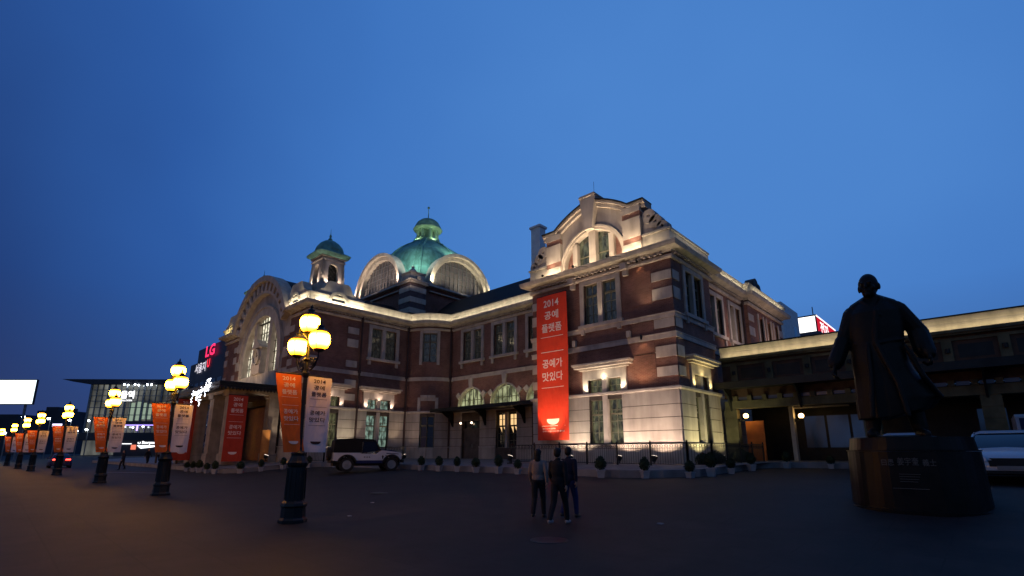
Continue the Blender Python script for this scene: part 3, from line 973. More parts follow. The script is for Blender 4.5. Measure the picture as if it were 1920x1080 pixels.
# --- pavilion gable
GB = MB(); gc = -17.15
top = [(-4.0, 16.55), (-2.85, 16.55)] + [(-2.85 + 2.3 * t, 16.55 + 1.2 * t + 0.12 * math.sin(PI * t)) for t in (0.2, 0.4, 0.6, 0.8, 1.0)]
top = [(gc + a, b) for a, b in top]; topr = [(2 * gc - a, b) for a, b in top[::-1]]
rz, rr = 13.75, 2.25
pts = [(gc - 3.65, 13.38)] + [(gc - 3.65, 16.55)] + top[1:] + topr[:-1] + [(gc + 3.65, 16.55), (gc + 3.65, 13.38), (gc + rr, 13.38)] + [(gc + rr * math.cos(R(a)), rz + rr * math.sin(R(a))) for a in range(0, 181, 9)] + [(gc - rr, 13.38)]
GB.slab(A, pts, -0.7, 0.0)
cop = MB()
full = top + topr
def off_strip(mb, poly, t0, t1, d0, d1):
    P = []
    for i, (u, z) in enumerate(poly):
        a = Vector(poly[max(i - 1, 0)]); b = Vector(poly[min(i + 1, len(poly) - 1)]); t = (b - a).normalized(); nn_ = Vector((-t.y, t.x))
        for o in (t0, t1):
            for d in (d0, d1): P.append(A.p(u + nn_.x * o, d, z + nn_.y * o))
    fs = []
    k = len(poly)
    for i in range(k - 1):
        a = 4 * i; b = a + 4
        fs += [(a, a + 1, b + 1, b), (a + 2, b + 2, b + 3, a + 3), (a, b, b + 2, a + 2), (a + 1, a + 3, b + 3, b + 1)]
    fs += [(0, 2, 3, 1), (4 * k - 4, 4 * k - 3, 4 * k - 1, 4 * k - 2)]
    mb.add(P, fs)
off_strip(GB, full, -0.24, 0.0, -0.7, 0.18)
off_strip(GB, full, 0.003, 0.17, -0.7, 0.32)
off_strip(cop, full, 0.173, 0.26, -0.75, 0.42)
cop.build('coping', M['slate'], ST)
GB.slab(A, [(gc - 0.30, 15.98), (gc + 0.30, 15.98), (gc + 0.62, 18.3), (gc - 0.62, 18.3)], -0.8, 0.46)
GB.slab(A, [(gc - 0.66, 18.3), (gc + 0.66, 18.3), (gc + 0.60, 18.46), (gc - 0.60, 18.46)], -0.85, 0.50)
GB.arch(A, gc, rz, rr, rr + 0.16, -0.5, 0.10, n=28); GB.arch(A, gc, rz, rr + 0.16, rr + 0.3, -0.1, 0.18, n=28)
GB.box(A, gc - 0.26, gc + 0.26, -0.45, 0.02, 13.38, 15.99)
for s in (-1, 1):
    a, b = sorted((gc + s * 1.25, gc + s * 1.6)); GB.box(A, a, b, -0.45, 0.0, 13.38, 13.75 + math.sqrt(rr ** 2 - 1.6 ** 2) + 0.1)
    a, b = sorted((gc + s * 2.45, gc + s * 3.68))
    for z0, z1, st in ((13.39, 14.1, 1), (14.1, 14.45, 0), (14.45, 15.75, 1), (15.75, 16.1, 0), (16.1, 16.54, 1)):
        (GB if st else BR).box(A, a, b, -0.1, 0.30 if st else 0.27, z0, z1)
    w = MB(); a, b = sorted((gc + s * 0.26, gc + s * 1.25))
    w.box(A, a, b, -0.36, -0.3, 14.4, 14.46); w.box(A, a, b, -0.36, -0.3, 13.38, 13.46)
    w = w.build('window', M['frame'], ST)
    p = MB(); q = [(a, 13.38), (b, 13.38)]
    p.slab(A, q + [(u, rz + math.sqrt(max(0.01, rr * rr - (u - gc) ** 2))) for u in [b + (a - b) * i / 5 for i in range(6)]], -0.40, -0.38)
    p.build('pane', M['litolive'], w)
    a, b = sorted((gc + s * 1.6, gc + s * 2.3)); BR.box(A, a, b, -0.45, -0.30, 13.38, 15.3)
    # scroll leaning against the gable
    for k in range(3):
        cx_ = gc + s * (4.15 + 0.42 * k); GB.arch(A, cx_, 15.6 - 0.45 * k, 0.10, 0.46 - 0.05 * k, -0.45, 0.1, 0, 360, 14)
    GB.slab(A, [(gc + s * 3.7, 14.5), (gc + s * 5.1, 14.5), (gc + s * 4.8, 14.85), (gc + s * 4.3, 15.5), (gc + s * 3.7, 16.0)], -0.42, 0.05)
GB.build('gable', M['ashlar'], ST)
rod = MB(); rod.tube([(gc + 0.1, 26.3, 18.3), (gc + 0.1, 26.3, 19.7)], 0.012, 5); rod.build('lightning_rod', M['iron'], ST)
# scroll ornament over the far bay
oc = MB()
for k in range(2): oc.arch(B1, 41.2 + k * 0.7, 14.75 - 0.2 * k, 0.1, 0.55 - 0.12 * k, -0.6, 0.1, 0, 360, 14)
oc.box(B1, 40.6, 47.0, -0.3, 0.12, 14.2, 14.5)
oc.build('scroll_ornament', M['darkstone'], ST)

# --- roofs
RF = MB()
def roof(mb, pts0, pts1):
    n = len(pts0); mb.add(list(pts0) + list(pts1), [(i, i + 1, n + i + 1, n + i) for i in range(n - 1)] + [tuple(range(n)), tuple(range(n, 2 * n))])
roof(RF, [(-41, 29.5, 14.15), (-41, 33.6, 17.7), (-41, 37.8, 14.15)], [(-20.5, 29.5, 14.15), (-20.5, 33.6, 17.7), (-20.5, 37.8, 14.15)])
roof(RF, [(-22.1, 26.7, 14.0), (gc, 26.7, 16.9), (-12.2, 26.7, 14.15)], [(-22.1, 47.2, 14.0), (gc, 47.2, 16.9), (-12.2, 47.2, 14.15)])
RF.add([(-22.3, 26.1, 13.385), (-11.9, 26.1, 13.385), (-11.9, 47.4, 13.385), (-22.3, 47.4, 13.385)], [(0, 1, 2, 3)])
RF.add([(-57.2, 16.9, 13.385), (-38, 16.9, 13.385), (-38, 42, 13.385), (-57.2, 42, 13.385)], [(0, 1, 2, 3)])
RF.add([(-38, 26.3, 13.375), (-36.4, 27.2, 13.375), (-35.2, 29.3, 13.375), (-22.3, 29.3, 13.375), (-22.3, 38, 13.375), (-38, 38, 13.375)], [(0, 1, 2, 3, 4, 5)])
k = 24
b0 = [(CX + (Rv + 0.15) * math.cos(R(22 + 136 * i / k)), 16.3, zv + (Rv + 0.15) * math.sin(R(22 + 136 * i / k))) for i in range(k + 1)]
RF.add(b0 + [(x, 29.0, z) for x, y, z in b0], [(i, i + 1, k + 2 + i, k + 1 + i) for i in range(k)])
RF.build('roof', M['slate'], ST)
# rear walls closing the masses
bk = MB()
bk.quad(Fr((0, 38, 0), (1, 0, 0), (0, 1, 0)), -57.3, -22.4, ZP, 14.1, 0)
bk.quad(Fr((0, 47.5, 0), (1, 0, 0), (0, 1, 0)), -22.4, -11.85, ZP, 13.3, 0)
bk.quad(Fr((-22.4, 0, 0), (0, 1, 0), (-1, 0, 0)), 38, 47.5, ZP, 13.3, 0)
bk.build('rear_wall', M['brick'], ST)
BR.build('brick_wall', M['brick'], ST); SN.build('stone_trim', M['stone'], ST)
AS.build('ashlar_wall', M['ashlar'], ST); JT.build('base_wall', M['joint'], ST)

# --- canopy over the wing doors
cn = MB()
cn.box(A2, -34.9, -22.45, 0.05, 2.3, 5.10, 5.20)
cn.box(A2, -35.0, -22.45, 2.3, 2.42, 4.98, 5.26)
cn.box(A2, -35.0, -34.9, 0.05, 2.3, 5.0, 5.24)
for u in (-34.6, -30.4, -26.0, -22.9):
    cn.slab(Fr(A2.p(u, 0, 0), (0, -1, 0), (1, 0, 0)), [(0.05, 5.1), (1.5, 5.1), (1.2, 4.85), (0.5, 4.45), (0.18, 3.8), (0.05, 3.8)], -0.05, 0.05)
cn.build('canopy', M['iron'], ST)
# --- downpipes
for x, y in ((-37.72, 21.35), (-37.72, 26.1), (-35.1, 29.05), (-22.6, 29.0), (-12.1, 31.7), (-12.1, 38.5)):
    dp = MB(); dp.tube([(x, y, 0.95), (x, y, 13.0)], 0.085, 8)
    for z in (5.1, 8.1, 12.6): dp.lathe((x, y, z), [(0.12, 0), (0.14, 0.05), (0.12, 0.25)], 8)
    dp.build('downpipe', M['pipe'], ST)
# --- chimney
ch = MB(); ch.box(W, -34.0, -32.75, 39.3, 40.3, 13, 26.1); ch.box(W, -34.15, -32.6, 39.15, 40.45, 26.1, 26.35); ch.box(W, -33.9, -32.85, 39.4, 40.2, 26.35, 26.5)
ch.build('chimney', M['concrete'], ST)

# --- portico
po = MB()
def pier(x, y, w=0.95):
    F = Fr((x, y, 0), (1, 0, 0), (0, -1, 0))
    for i, (a, b) in enumerate(((0.7, 1.35), (1.37, 1.5))): po.box(F, -w / 2 - 0.1, w / 2 + 0.1, -w / 2 - 0.1, w / 2 + 0.1, a, b)
    for i in range(6): po.box(F, -w / 2, w / 2, -w / 2, w / 2, 1.5 + i * 0.72, 1.5 + i * 0.72 + 0.68)
    po.box(F, -w / 2 + 0.02, w / 2 - 0.02, -w / 2 + 0.02, w / 2 - 0.02, 1.5, 5.8)
    po.box(F, -w / 2 - 0.12, w / 2 + 0.12, -w / 2 - 0.12, w / 2 + 0.12, 5.8, 6.05)
for x in (-41.7, -45.3, -50.0, -53.4):
    pier(x, 13.2)
pier(-41.7, 16.1, 0.8); pier(-53.4, 16.1, 0.8)
po.box(W, -54.0, -41.1, 12.6, 16.75, 6.05, 6.3)
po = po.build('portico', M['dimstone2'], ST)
pc = MB()
pc.box(W, -54.9, -40.3, 11.7, 16.7, 6.32, 6.5)
for i in range(60):
    x = -54.9 + 14.6 * (i + .5) / 60; pc.slab(Fr((0, 11.68, 0), (1, 0, 0), (0, -1, 0)), [(x - .12, 6.36), (x + .12, 6.36), (x, 6.1)], 0, 0.03)
for i in range(20):
    y = 11.7 + 5 * (i + .5) / 20; pc.slab(Fr((-40.28, 0, 0), (0, 1, 0), (1, 0, 0)), [(y - .12, 6.36), (y + .12, 6.36), (y, 6.1)], 0, 0.03)
pc.sweep([(-54.9, 16.7), (-54.9, 11.7), (-40.3, 11.7), (-40.3, 16.7)], [(-0.25, 6.5), (0.05, 6.5), (0.05, 6.75), (-0.25, 6.8)])
pc.build('canopy_roof', M['iron'], po)
sg = MB(); sg.box(W, -40.9, -40.8, 15.2, 15.8, 0.9, 3.3); sg.build('side_screen', mat('ochre board', (0.36, 0.15, 0.04), 0.6), ST)
d_ = MB(); d_.box(W, CX - 3, CX + 3, 17.3, 17.4, 0.9, 5.5); d_.build('door', M['wood'], ST)

# --- corner turrets
def turret(x, y, first):
    t = MB()
    zb = 13.385
    for F, c in ((Fr((0, 16.8, 0), (1, 0, 0), (0, -1, 0)), x), (Fr((-37.9 if first else -57.3, 0, 0), (0, 1, 0), (1 if first else -1, 0, 0)), y)):
        side = F.U.y != 0
        k0, k1 = (-2.0, 2.4) if side else ((-1.4, 2.05) if first else (-2.05, 1.4))
        c_ = c - 0.05
        pts = [(c_ + k0, zb), (c_ + k1, zb), (c_ + k1, 14.35), (c_ + 1.75 if k1 > 1.75 else c_ + k1, 14.45), (c_ + 1.25, 14.75), (c_ + 1.0, 15.3), (c_ + 0.8, 15.42), (c_ - 0.8, 15.42), (c_ - 1.0, 15.3), (c_ - 1.25, 14.75), (c_ + max(k0, -1.75), 14.45), (c_ + k0, 14.35)]
        t.slab(F, pts, -0.4, 0.33)
        t.arch(F, c_, 13.75, 0.62, 0.86, 0.3, 0.45, n=16)
    t.prism([(x - 1.45, y - 1.45), (x + 1.45, y - 1.45), (x + 1.45, y + 1.45), (x - 1.45, y + 1.45)], 13.4, 15.4)
    # body with niches
    h0, h1, a0, a1 = 15.4, 18.1, 1.10, 0.98
    for ux, uy, nx, ny in ((1, 0, 0, -1), (0, 1, 1, 0), (1, 0, 0, 1), (0, 1, -1, 0)):
        F = Fr((x + nx * 0.0, y + ny * 0.0, 0), (ux, uy, 0), (nx, ny, 0))
        def q(u, z): return (u * (a0 + (a1 - a0) * (z - h0) / (h1 - h0)), z)
        for s in (-1, 1):
            sb = [q(s * 0.42, h0), q(s * 1.0, h0), q(s * 1.0, h1), q(0, h1)] + [q(s * 0.42 * math.sin(R(b)), 17.1 + 0.42 * math.cos(R(b))) for b in (0, 30, 60, 90)]
            k_ = len(sb)
            P0 = [F.p(u, a0 + (a1 - a0) * (z - h0) / (h1 - h0), z) for u, z in sb]
            P1 = [F.p(u, a0 + (a1 - a0) * (z - h0) / (h1 - h0) - 0.3, z) for u, z in sb]
            t.add(P0 + P1, [tuple(range(k_)), tuple(range(k_, 2 * k_))[::-1]] + [(i, (i + 1) % k_, k_ + (i + 1) % k_, k_ + i) for i in range(k_)])
    sq = lambda r: [(x - r, y - r), (x + r, y - r), (x + r, y + r), (x - r, y + r)]
    t.prism(sq(1.08), 17.75, 17.86); t.prism(sq(1.12), 18.05, 18.12); t.prism(sq(1.18), h0 - 0.02, h0 + 0.14)
    o = t.build('turret', M['render'], ST)
    g_ = MB()
    for F, r in ((Fr((x, y, 0), (1, 0, 0), (0, -1, 0)), .84), (Fr((x, y, 0), (0, 1, 0), (1, 0, 0)), .84), (Fr((x, y, 0), (1, 0, 0), (0, 1, 0)), .84), (Fr((x, y, 0), (0, 1, 0), (-1, 0, 0)), .84)):
        g_.box(F, -0.5, 0.5, r - 0.3, r - 0.26, 15.4, 17.6)
        for i in range(-3, 4):
            g_.tube([F.p(-0.45, r - 0.2, 16.5 + i * 0.36 - 0.45), F.p(0.45, r - 0.2, 16.5 + i * 0.36 + 0.45)], 0.025, 4)
            g_.tube([F.p(0.45, r - 0.18, 16.5 + i * 0.36 - 0.45), F.p(-0.45, r - 0.18, 16.5 + i * 0.36 + 0.45)], 0.025, 4)
    g_.build('lattice', M['iron'], o)
    for F, c in ((Fr((0, 16.8, 0), (1, 0, 0), (0, -1, 0)), x), (Fr((-37.9 if first else -57.3, 0, 0), (0, 1, 0), (1 if first else -1, 0, 0)), y)):
        g2 = MB(); g2.disc(F, c - 0.05, 13.75, 0.62, 0.335, n=14); g2.build('lunette', M['leaded'], o)
    r_ = MB()
    # flared eave and bell roof
    def sring(r, z, e): 
        out_ = []
        for i in range(32):
            a = 2 * PI * i / 32; c, s_ = math.cos(a), math.sin(a)
            k_ = (abs(c) ** e + abs(s_) ** e) ** (-1 / e); out_.append((x + r * k_ * c, y + r * k_ * s_, z))
        return out_
    lv = [(1.05, 18.12, 12), (1.42, 18.28, 9), (1.5, 18.42, 9), (1.42, 18.52, 8), (1.12, 18.62, 6), (1.06, 18.85, 4), (1.12, 18.95, 3), (1.05, 19.25, 2.6), (0.82, 19.6, 2.2), (0.5, 19.85, 2), (0.16, 19.97, 2)]
    P = []
    for r, z, e in lv: P += sring(r, z, e)
    m_ = 32
    r_.add(P, [(j * m_ + i, j * m_ + (i + 1) % m_, (j + 1) * m_ + (i + 1) % m_, (j + 1) * m_ + i) for j in range(len(lv) - 1) for i in range(m_)] + [tuple(range((len(lv) - 1) * m_, len(lv) * m_)), tuple(range(m_))[::-1]])
    r_.lathe((x, y, 0), [(0.12, 19.95), (0.2, 20.1), (0.07, 20.25), (0.12, 20.4), (0.03, 20.6), (0.01, 21.1)], 8)
    r_.build('turret_roof', M['copper'], o, smooth=True)
    return o
turret(-40.05, 18.95, True)
turret(-55.1, 18.95, False)

# --- dome
DX, DY = -47.6, 35.1
dm = MB()
H = 6.4
for ux, uy, nx, ny in ((1, 0, 0, -1), (0, 1, 1, 0), (1, 0, 0, 1), (0, 1, -1, 0)):
    F = Fr((DX + nx * H, DY + ny * H, 0), (ux, uy, 0), (nx, ny, 0))
    dm.box(F, -H, H, -0.4, 0, 13.4, 19.0)
DW = dm.build('dome_drum', M['brick'], ST)
rg = MB()
for ux, uy, nx, ny in ((1, 0, 0, -1), (0, 1, 1, 0), (1, 0, 0, 1), (0, 1, -1, 0)):
    F = Fr((DX + nx * H, DY + ny * H, 0), (ux, uy, 0), (nx, ny, 0))
    rg.arch(F, 0, 19.05, 3.85, 4.25, -0.5, 0.15, n=36); rg.arch(F, 0, 19.05, 4.25, 4.6, -0.5, 0.5, n=36)
    rg.box(F, -4.75, 4.75, -0.3, 0.55, 18.85, 19.05)
    rg.box(F, -4.3, 4.3, -0.3, 0.3, 18.3, 18.42)
for sx in (-1, 1):
    for sy in (-1, 1):
        cx_, cy_ = DX + sx * (H - 0.2), DY + sy * (H - 0.2)
        q = lambda r: [(cx_ - r, cy_ - r), (cx_ + r, cy_ - r), (cx_ + r, cy_ + r), (cx_ - r, cy_ + r)]
        for i in range(4): rg.prism(q(1.0), 14.2 + i * 1.15, 14.75 + i * 1.15)
        rg.prism(q(1.15), 18.55, 18.75); rg.prism(q(1.25), 18.75, 18.9)
        rg.prism(q(0.85), 18.9, 19.7); rg.prism(q(0.95), 19.7, 19.85)
        rg.lathe((cx_ + 0.3 * sx, cy_ + 0.3 * sy, 19.85), [(0.3, 0), (0.42, 0.15), (0.3, 0.35), (0.12, 0.5), (0.2, 0.65), (0.05, 0.8)], 10)
        rg.lathe((cx_ + 0.95 * sx, cy_ - 0.1 * sy, 18.9), [(0.28, 0), (0.36, 0.2), (0.3, 0.5), (0.12, 0.62)], 10)
rg.build('lunette_surround', M['render'], DW)
for sx in (-1, 1):
    for sy in (-1, 1):
        cx_, cy_ = DX + sx * (H - 0.2), DY + sy * (H - 0.2)
        pr = MB(); pr.prism([(cx_ - .95, cy_ - .95), (cx_ + .95, cy_ - .95), (cx_ + .95, cy_ + .95), (cx_ - .95, cy_ + .95)], 13.4, 18.56)
        pr.build('corner_pier', M['bluebrick'], DW)
for ux, uy, nx, ny in ((1, 0, 0, -1), (0, 1, 1, 0), (1, 0, 0, 1), (0, 1, -1, 0)):
    F = Fr((DX + nx * H, DY + ny * H, 0), (ux, uy, 0), (nx, ny, 0))
    lm = MB()
    for i in range(-6, 7):
        u = i * 0.62; h = math.sqrt(max(0, 3.85 ** 2 - u * u))
        w_ = 0.035 if i else 0.08
        lm.box(F, u - w_ / 2, u + w_ / 2, -0.30, -0.2, 19.05, 19.05 + h)
    for j in range(1, 6):
        z = j * 0.62; h = math.sqrt(max(0, 3.85 ** 2 - z * z)); lm.box(F, -h, h, -0.29, -0.22, 19.05 + z - 0.014, 19.05 + z + 0.014)
    w = lm.build('lunette_window', M['steel'], ST)
    p = MB(); p.disc(F, 0, 19.05, 3.9, -0.32, n=30); p.build('pane', M['lunglass'], w)
dc = MB()
lv = [(5.85, 18.6, 9), (5.8, 20.3, 7), (5.72, 21.6, 5.5), (5.45, 22.7, 4.4), (5.15, 23.7, 3.6), (4.6, 24.6, 3.0), (3.8, 25.4, 2.7), (2.95, 26.05, 2.4), (2.1, 26.6, 2.2), (1.8, 27.05, 2)]
P = []; m_ = 64
for r, z, e in lv:
    for i in range(m_):
        a = 2 * PI * i / m_; c, s_ = math.cos(a), math.sin(a)
        k_ = (abs(c) ** e + abs(s_) ** e) ** (-1 / e); P.append((DX + r * k_ * c, DY + r * k_ * s_, z))
dc.add(P, [(j * m_ + i, j * m_ + (i + 1) % m_, (j + 1) * m_ + (i + 1) % m_, (j + 1) * m_ + i) for j in range(len(lv) - 1) for i in range(m_)])
k = 20
for ux, uy, nx, ny in ((1, 0, 0, -1), (0, 1, 1, 0), (1, 0, 0, 1), (0, 1, -1, 0)):
    F = Fr((DX, DY, 0), (ux, uy, 0), (nx, ny, 0))
    a_ = [(4.58 * math.cos(PI * i / k), 19.05 + 4.58 * math.sin(PI * i / k)) for i in range(k + 1)]
    dc.add([F.p(u, H - 0.45, z) for u, z in a_] + [F.p(u, 0.5, z) for u, z in a_], [(i, i + 1, k + 2 + i, k + 1 + i) for i in range(k)])
DC = dc.build('dome', M['copper'], ST, smooth=True)
rb = MB()
for i in range(8):
    for off in ((-0.055, 0.055) if i % 2 else (0.0,)):
        pts = []
        for r, z, e in lv:
            a = 2 * PI * i / 8 + off; c, s_ = math.cos(a), math.sin(a); k_ = (abs(c) ** e + abs(s_) ** e) ** (-1 / e)
            if i % 2 == 0 and z < 23.5: continue
            pts.append((DX + (r * k_ + 0.02) * c, DY + (r * k_ + 0.02) * s_, z + 0.02))
        rb.tube(pts, 0.14, 6)
rb.build('dome_rib', M['copper'], DC)
ln = MB()
ln.lathe((DX, DY, 0), [(2.0, 26.7), (1.95, 26.95), (1.7, 27.1), (1.62, 27.35)], 24)
for i in range(8):
    a = 2 * PI * (i + .5) / 8; ln.tube([(DX + 1.45 * math.cos(a), DY + 1.45 * math.sin(a), 27.3), (DX + 1.22 * math.cos(a), DY + 1.22 * math.sin(a), 27.9), (DX + 1.2 * math.cos(a), DY + 1.2 * math.sin(a), 28.8)], [0.26, 0.19, 0.19], 8)
ln.lathe((DX, DY, 0), [(0.75, 27.3), (0.65, 28.8)], 12)
ln.lathe((DX, DY, 0), [(1.35, 28.7), (1.7, 28.8), (1.82, 28.95), (1.7, 29.08), (1.6, 29.4), (1.35, 29.85), (0.95, 30.2), (0.4, 30.45), (0.12, 30.55)], 24)
ln.tube([(DX, DY, 30.4), (DX, DY, 32.0)], [0.07, 0.03], 6); ln.ell((DX, DY, 32.05), (0.16, 0.16, 0.16), 8, 6)
ln.build('lantern', mat('pale green copper', (0.26, 0.44, 0.30), 0.6, streak=0.3), DC, smooth=True)

# --- the right hand low wing
wing = thing('low_station_wing', 'low dark station wing with a long glowing yellow parapet and globe lit doorways', 'building', (0, 32.3, 0.9))
Dw = Fr((0, 32.3, 0), (1, 0, 0), (0, -1, 0))
wb, wp_, wd, wq_ = MB(), MB(), MB(), MB()
X0, X1 = -11.8, 22.0
wb.box(Dw, X0, X1, -0.4, 0.0, 4.9, 7.4)
wp_.box(Dw, X0, X1, -0.5, 0.42, 7.3, 7.45); wp_.box(Dw, X0, X1, -0.5, 0.30, 7.2, 7.3)
wq_.add([Dw.p(u, d, z) for u in (X0, X1) for d, z in ((0.12, 7.45), (0.14, 7.85), (0.24, 8.12), (-0.4, 8.16))], [(0, 4, 5, 1), (1, 5, 6, 2), (2, 6, 7, 3)])
wd.box(Dw, X0, X1, -0.5, 0.27, 8.121, 8.2)
for x in [X0 + 1.1 + 2.05 * i for i in range(16)]:
    wp_.box(Dw, x - 0.55, x - 0.15, 0, 0.12, 5.95, 6.95)
    wd.lathe(Dw.p(x - 0.35, 0.15, 6.35), [(0.10, 0), (0.10, 0.22)], 8)
    for dx in (-0.75, ): wd.box(Dw, x + 0.05, x + 1.3, -0.05, 0.006, 6.1, 6.75)
wp_.box(Dw, X0, X1, 0, 0.08, 6.95, 7.1)
wd.box(Dw, X0, X1, 0.0, 1.5, 5.45, 5.62); wd.box(Dw, X0 - 0.2, X1, 1.5, 1.62, 5.35, 5.75)
for i in range(9):
    x = X0 + 0.4 + i * 3.9
    wd.slab(Fr(Dw.p(x, 0, 0), (0, -1, 0), (1, 0, 0)), [(0.0, 5.45), (1.4, 5.45), (0.6, 5.0), (0.1, 4.1), (0.0, 4.1)], -0.05, 0.05)
for i in range(40):
    x = X0 + 0.7 + i * 0.85
    wp_.box(Dw, x - 0.13, x + 0.13, 0.0, 0.22, 4.72, 5.0)
wp_.box(Dw, X0, X1, -0.5, 0.1, 4.25, 4.72)
wd.box(Dw, X0, X1, -5.2, -4.9, 0.9, 4.6)
wd.box(Dw, X0, X1, -5.2, -0.5, 4.5, 4.9)
for x in (-11.5, -4.3, 0.4, 4.6, 9.5, 14):
    wp_.box(Dw, x - 0.35, x + 0.35, -0.45, 0.05, 0.9, 4.25)
    for k in range(6): wp_.box(Dw, x - 0.38, x + 0.38, -0.48, 0.08, 1.0 + k * 0.54, 1.5 + k * 0.54)
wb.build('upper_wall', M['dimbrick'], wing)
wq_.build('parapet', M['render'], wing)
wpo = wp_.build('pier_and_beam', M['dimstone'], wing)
wd.build('canopy', M['iron'], wing)
cpm = glass_mat('sky lit panes', (0.10, 0.11, 0.2), 0.2)  # pale blue base colour stands for reflected sky
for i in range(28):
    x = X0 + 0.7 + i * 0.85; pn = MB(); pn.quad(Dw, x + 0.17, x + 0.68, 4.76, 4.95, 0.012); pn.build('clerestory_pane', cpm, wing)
sgm = glass_mat('glass with painted sky glow', (0.01, 0.03, 0.07), 0.45, emit=(0.02, 0.06, 0.16), es=0.25, nscale=0.8)  # faint blue emission painted in for the sky's reflection
for a in (-8.6, -7.3, -6.0, -0.2, 2.0, 4.4, 6.2):
    pn = MB(); pn.quad(Dw, a, a + 1.15, 1.9, 3.9, -4.88); pn.build('shop_glass', sgm, wing)
pn = MB(); pn.box(Dw, -10.95, -9.9, -0.9, -0.8, 1.1, 3.5); pn.build('door', mat('orange brown door', (0.42, 0.12, 0.025), 0.5), wing)
def wallglobe(u, d, z, lab):
    w = thing('wall_lamp', lab, 'wall lamp', Dw.p(u, d, z), 0, 'round globe wall lamps under the low wing')
    b = MB(); p = Dw.p(u, d, z)
    b.tube([(p[0] - 0.35, p[1], p[2] - 0.25), (p[0] - 0.15, p[1], p[2] - 0.28), (p[0], p[1], p[2] - 0.16)], 0.03, 6)
    b.lathe((p[0] - 0.38, p[1], p[2] - 0.35), [(0.1, 0), (0.1, 0.2)], 8); b.lathe((p[0], p[1], p[2] - 0.16), [(0.07, 0), (0.09, 0.05)], 8)
    b.build('bracket', M['iron'], w)
    e = MB(); e.ell(p, (0.15, 0.15, 0.15), 12, 8); e.build('globe', M['globe'], w, smooth=True)
wallglobe(-10.62, 0.0, 3.78, 'glowing globe lamp beside the orange brown door')
wallglobe(-8.0, -1.7, 3.75, 'glowing globe lamp standing further back, right of the dark doorway')
bp_ = MB(); bp_.box(Dw, -8.6, -8.38, -1.9, -1.5, 0.9, 4.45); bp_.box(Dw, -8.4, -5.5, -1.8, -1.7, 4.2, 4.3); bp_.build('inner_post', M['render'], wing)

# ------------------------------------------------------------------ lights fixed to the station
WARM = (1.0, 0.76, 0.48); CREAM = (1.0, 0.86, 0.58); PINK = (1.0, 0.74, 0.56); YEL = (1.0, 0.80, 0.32)
def ledge(F, a, b, power, col, d=0.60, z=13.47, parent=ST):
    strip('cornice_light_strip', F.p(a, d, z), F.p(b, d, z), -F.N * 0.9 + Vector((0, 0, 0.55)), power, col, 0.05, parent)
ledge(A2, -34.6, -22.9, 5.0, CREAM)
ledge(CS, 17.0, 25.9, 4.6, CREAM)
ledge(A, -21.9, -12.2, 6.0, WARM)
ledge(B1, 26.4, 31.2, 3.5, CREAM); ledge(B2, 31.9, 38.4, 5.5, CREAM); ledge(B1, 39.2, 47.0, 5, CREAM)
ledge(CS, 16.9, 21.2, 15, CREAM, 0.62, 13.5); ledge(CF, -41.2, -38.0, 22, CREAM); ledge(CF, -57.0, -54.0, 12, YEL)
for (a, b) in segs[0:6]:
    va, vb = Vector(a), Vector(b); t = (vb - va).normalized()
    F = Fr((a[0], a[1], 0), (t.x, t.y, 0), (t.y, -t.x, 0)); ledge(F, 0, (vb - va).length, 4.6, CREAM)
strip('parapet_light_strip', Dw.p(X0 + 0.2, 0.38, 7.5), Dw.p(X1, 0.38, 7.5), (0, 0.8, 0.6), 2.6, (1.0, 0.78, 0.40), 0.05, wing)
# gable: added fill lamps on invented arms, then warm wash from the cornice ledge
for u in (-19.6, -17.15, -14.7):
    f = MB(); f.tube([A.p(u, 0.6, 13.3), A.p(u, 2.2, 12.85)], 0.02, 5); f.ell(A.p(u, 2.25, 12.85), (0.09, 0.09, 0.09), 8, 6); f.build('added_light_arm', M['iron'], ST)
    spot('gable_light', A.p(u, 2.3, 13.0), A.p(u, 0.0, 16.3), 190, PINK, 95, 0.9, 0.1, ST)
strip('gable_light', A.p(-20.9, 0.63, 13.52), A.p(-13.3, 0.63, 13.52), (0, 0.42, 0.9), 12, WARM, 0.08, ST)
for i in range(7): spot('gable_light', A.p(gc - 3.3 + 1.1 * i, 0.64, 13.52), A.p(gc - 2.9 + 0.97 * i, 0.2, 16.9), 260, WARM, 70, 1.0, 0.06, ST)
# turret niches
for x, y in ((-40.05, 18.95), (-55.1, 18.95)):
    for nx, ny in ((0, -1), (1, 0)):
        for s in (-1, 1):
            p = Vector((x + nx * 1.35 + abs(ny) * s * 0.6, y + ny * 1.35 + abs(nx) * s * 0.6, 15.55))
            spot('turret_light', p, p + Vector((-nx * 0.55, -ny * 0.55, 1.5)), 75, PINK, 90, 0.8, 0.05, ST)
    for nx, ny in ((0, -1), (1, 0)): spot('turret_light', (x + nx * 2.1, y + ny * 2.1, 14.6), (x + nx * 0.8, y + ny * 0.8, 17.2), 120, PINK, 80, 0.9, 0.1, ST)
# lunette arches of the dome
for ux, uy, nx, ny in ((1, 0, 0, -1), (0, 1, 1, 0)):
    F = Fr((DX + nx * H, DY + ny * H, 0), (ux, uy, 0), (nx, ny, 0))
    for s in (-1, 1):
        spot('lunette_light', F.p(s * 4.35, 1.15, 19.2), F.p(s * 3.4, 0.1, 22.0), 480, PINK if nx == 0 else CREAM, 120, 0.8, 0.08, ST)
    spot('lunette_light', F.p(0, 2.6, 18.6), F.p(0, 0.1, 23.2), 700, PINK if nx == 0 else CREAM, 110, 0.8, 0.1, ST)
spot('pier_light', (-39.6, 27.1, 18.2), (-41.3, 28.8, 20.0), 60, PINK, 110, 0.9, 0.08, ST)
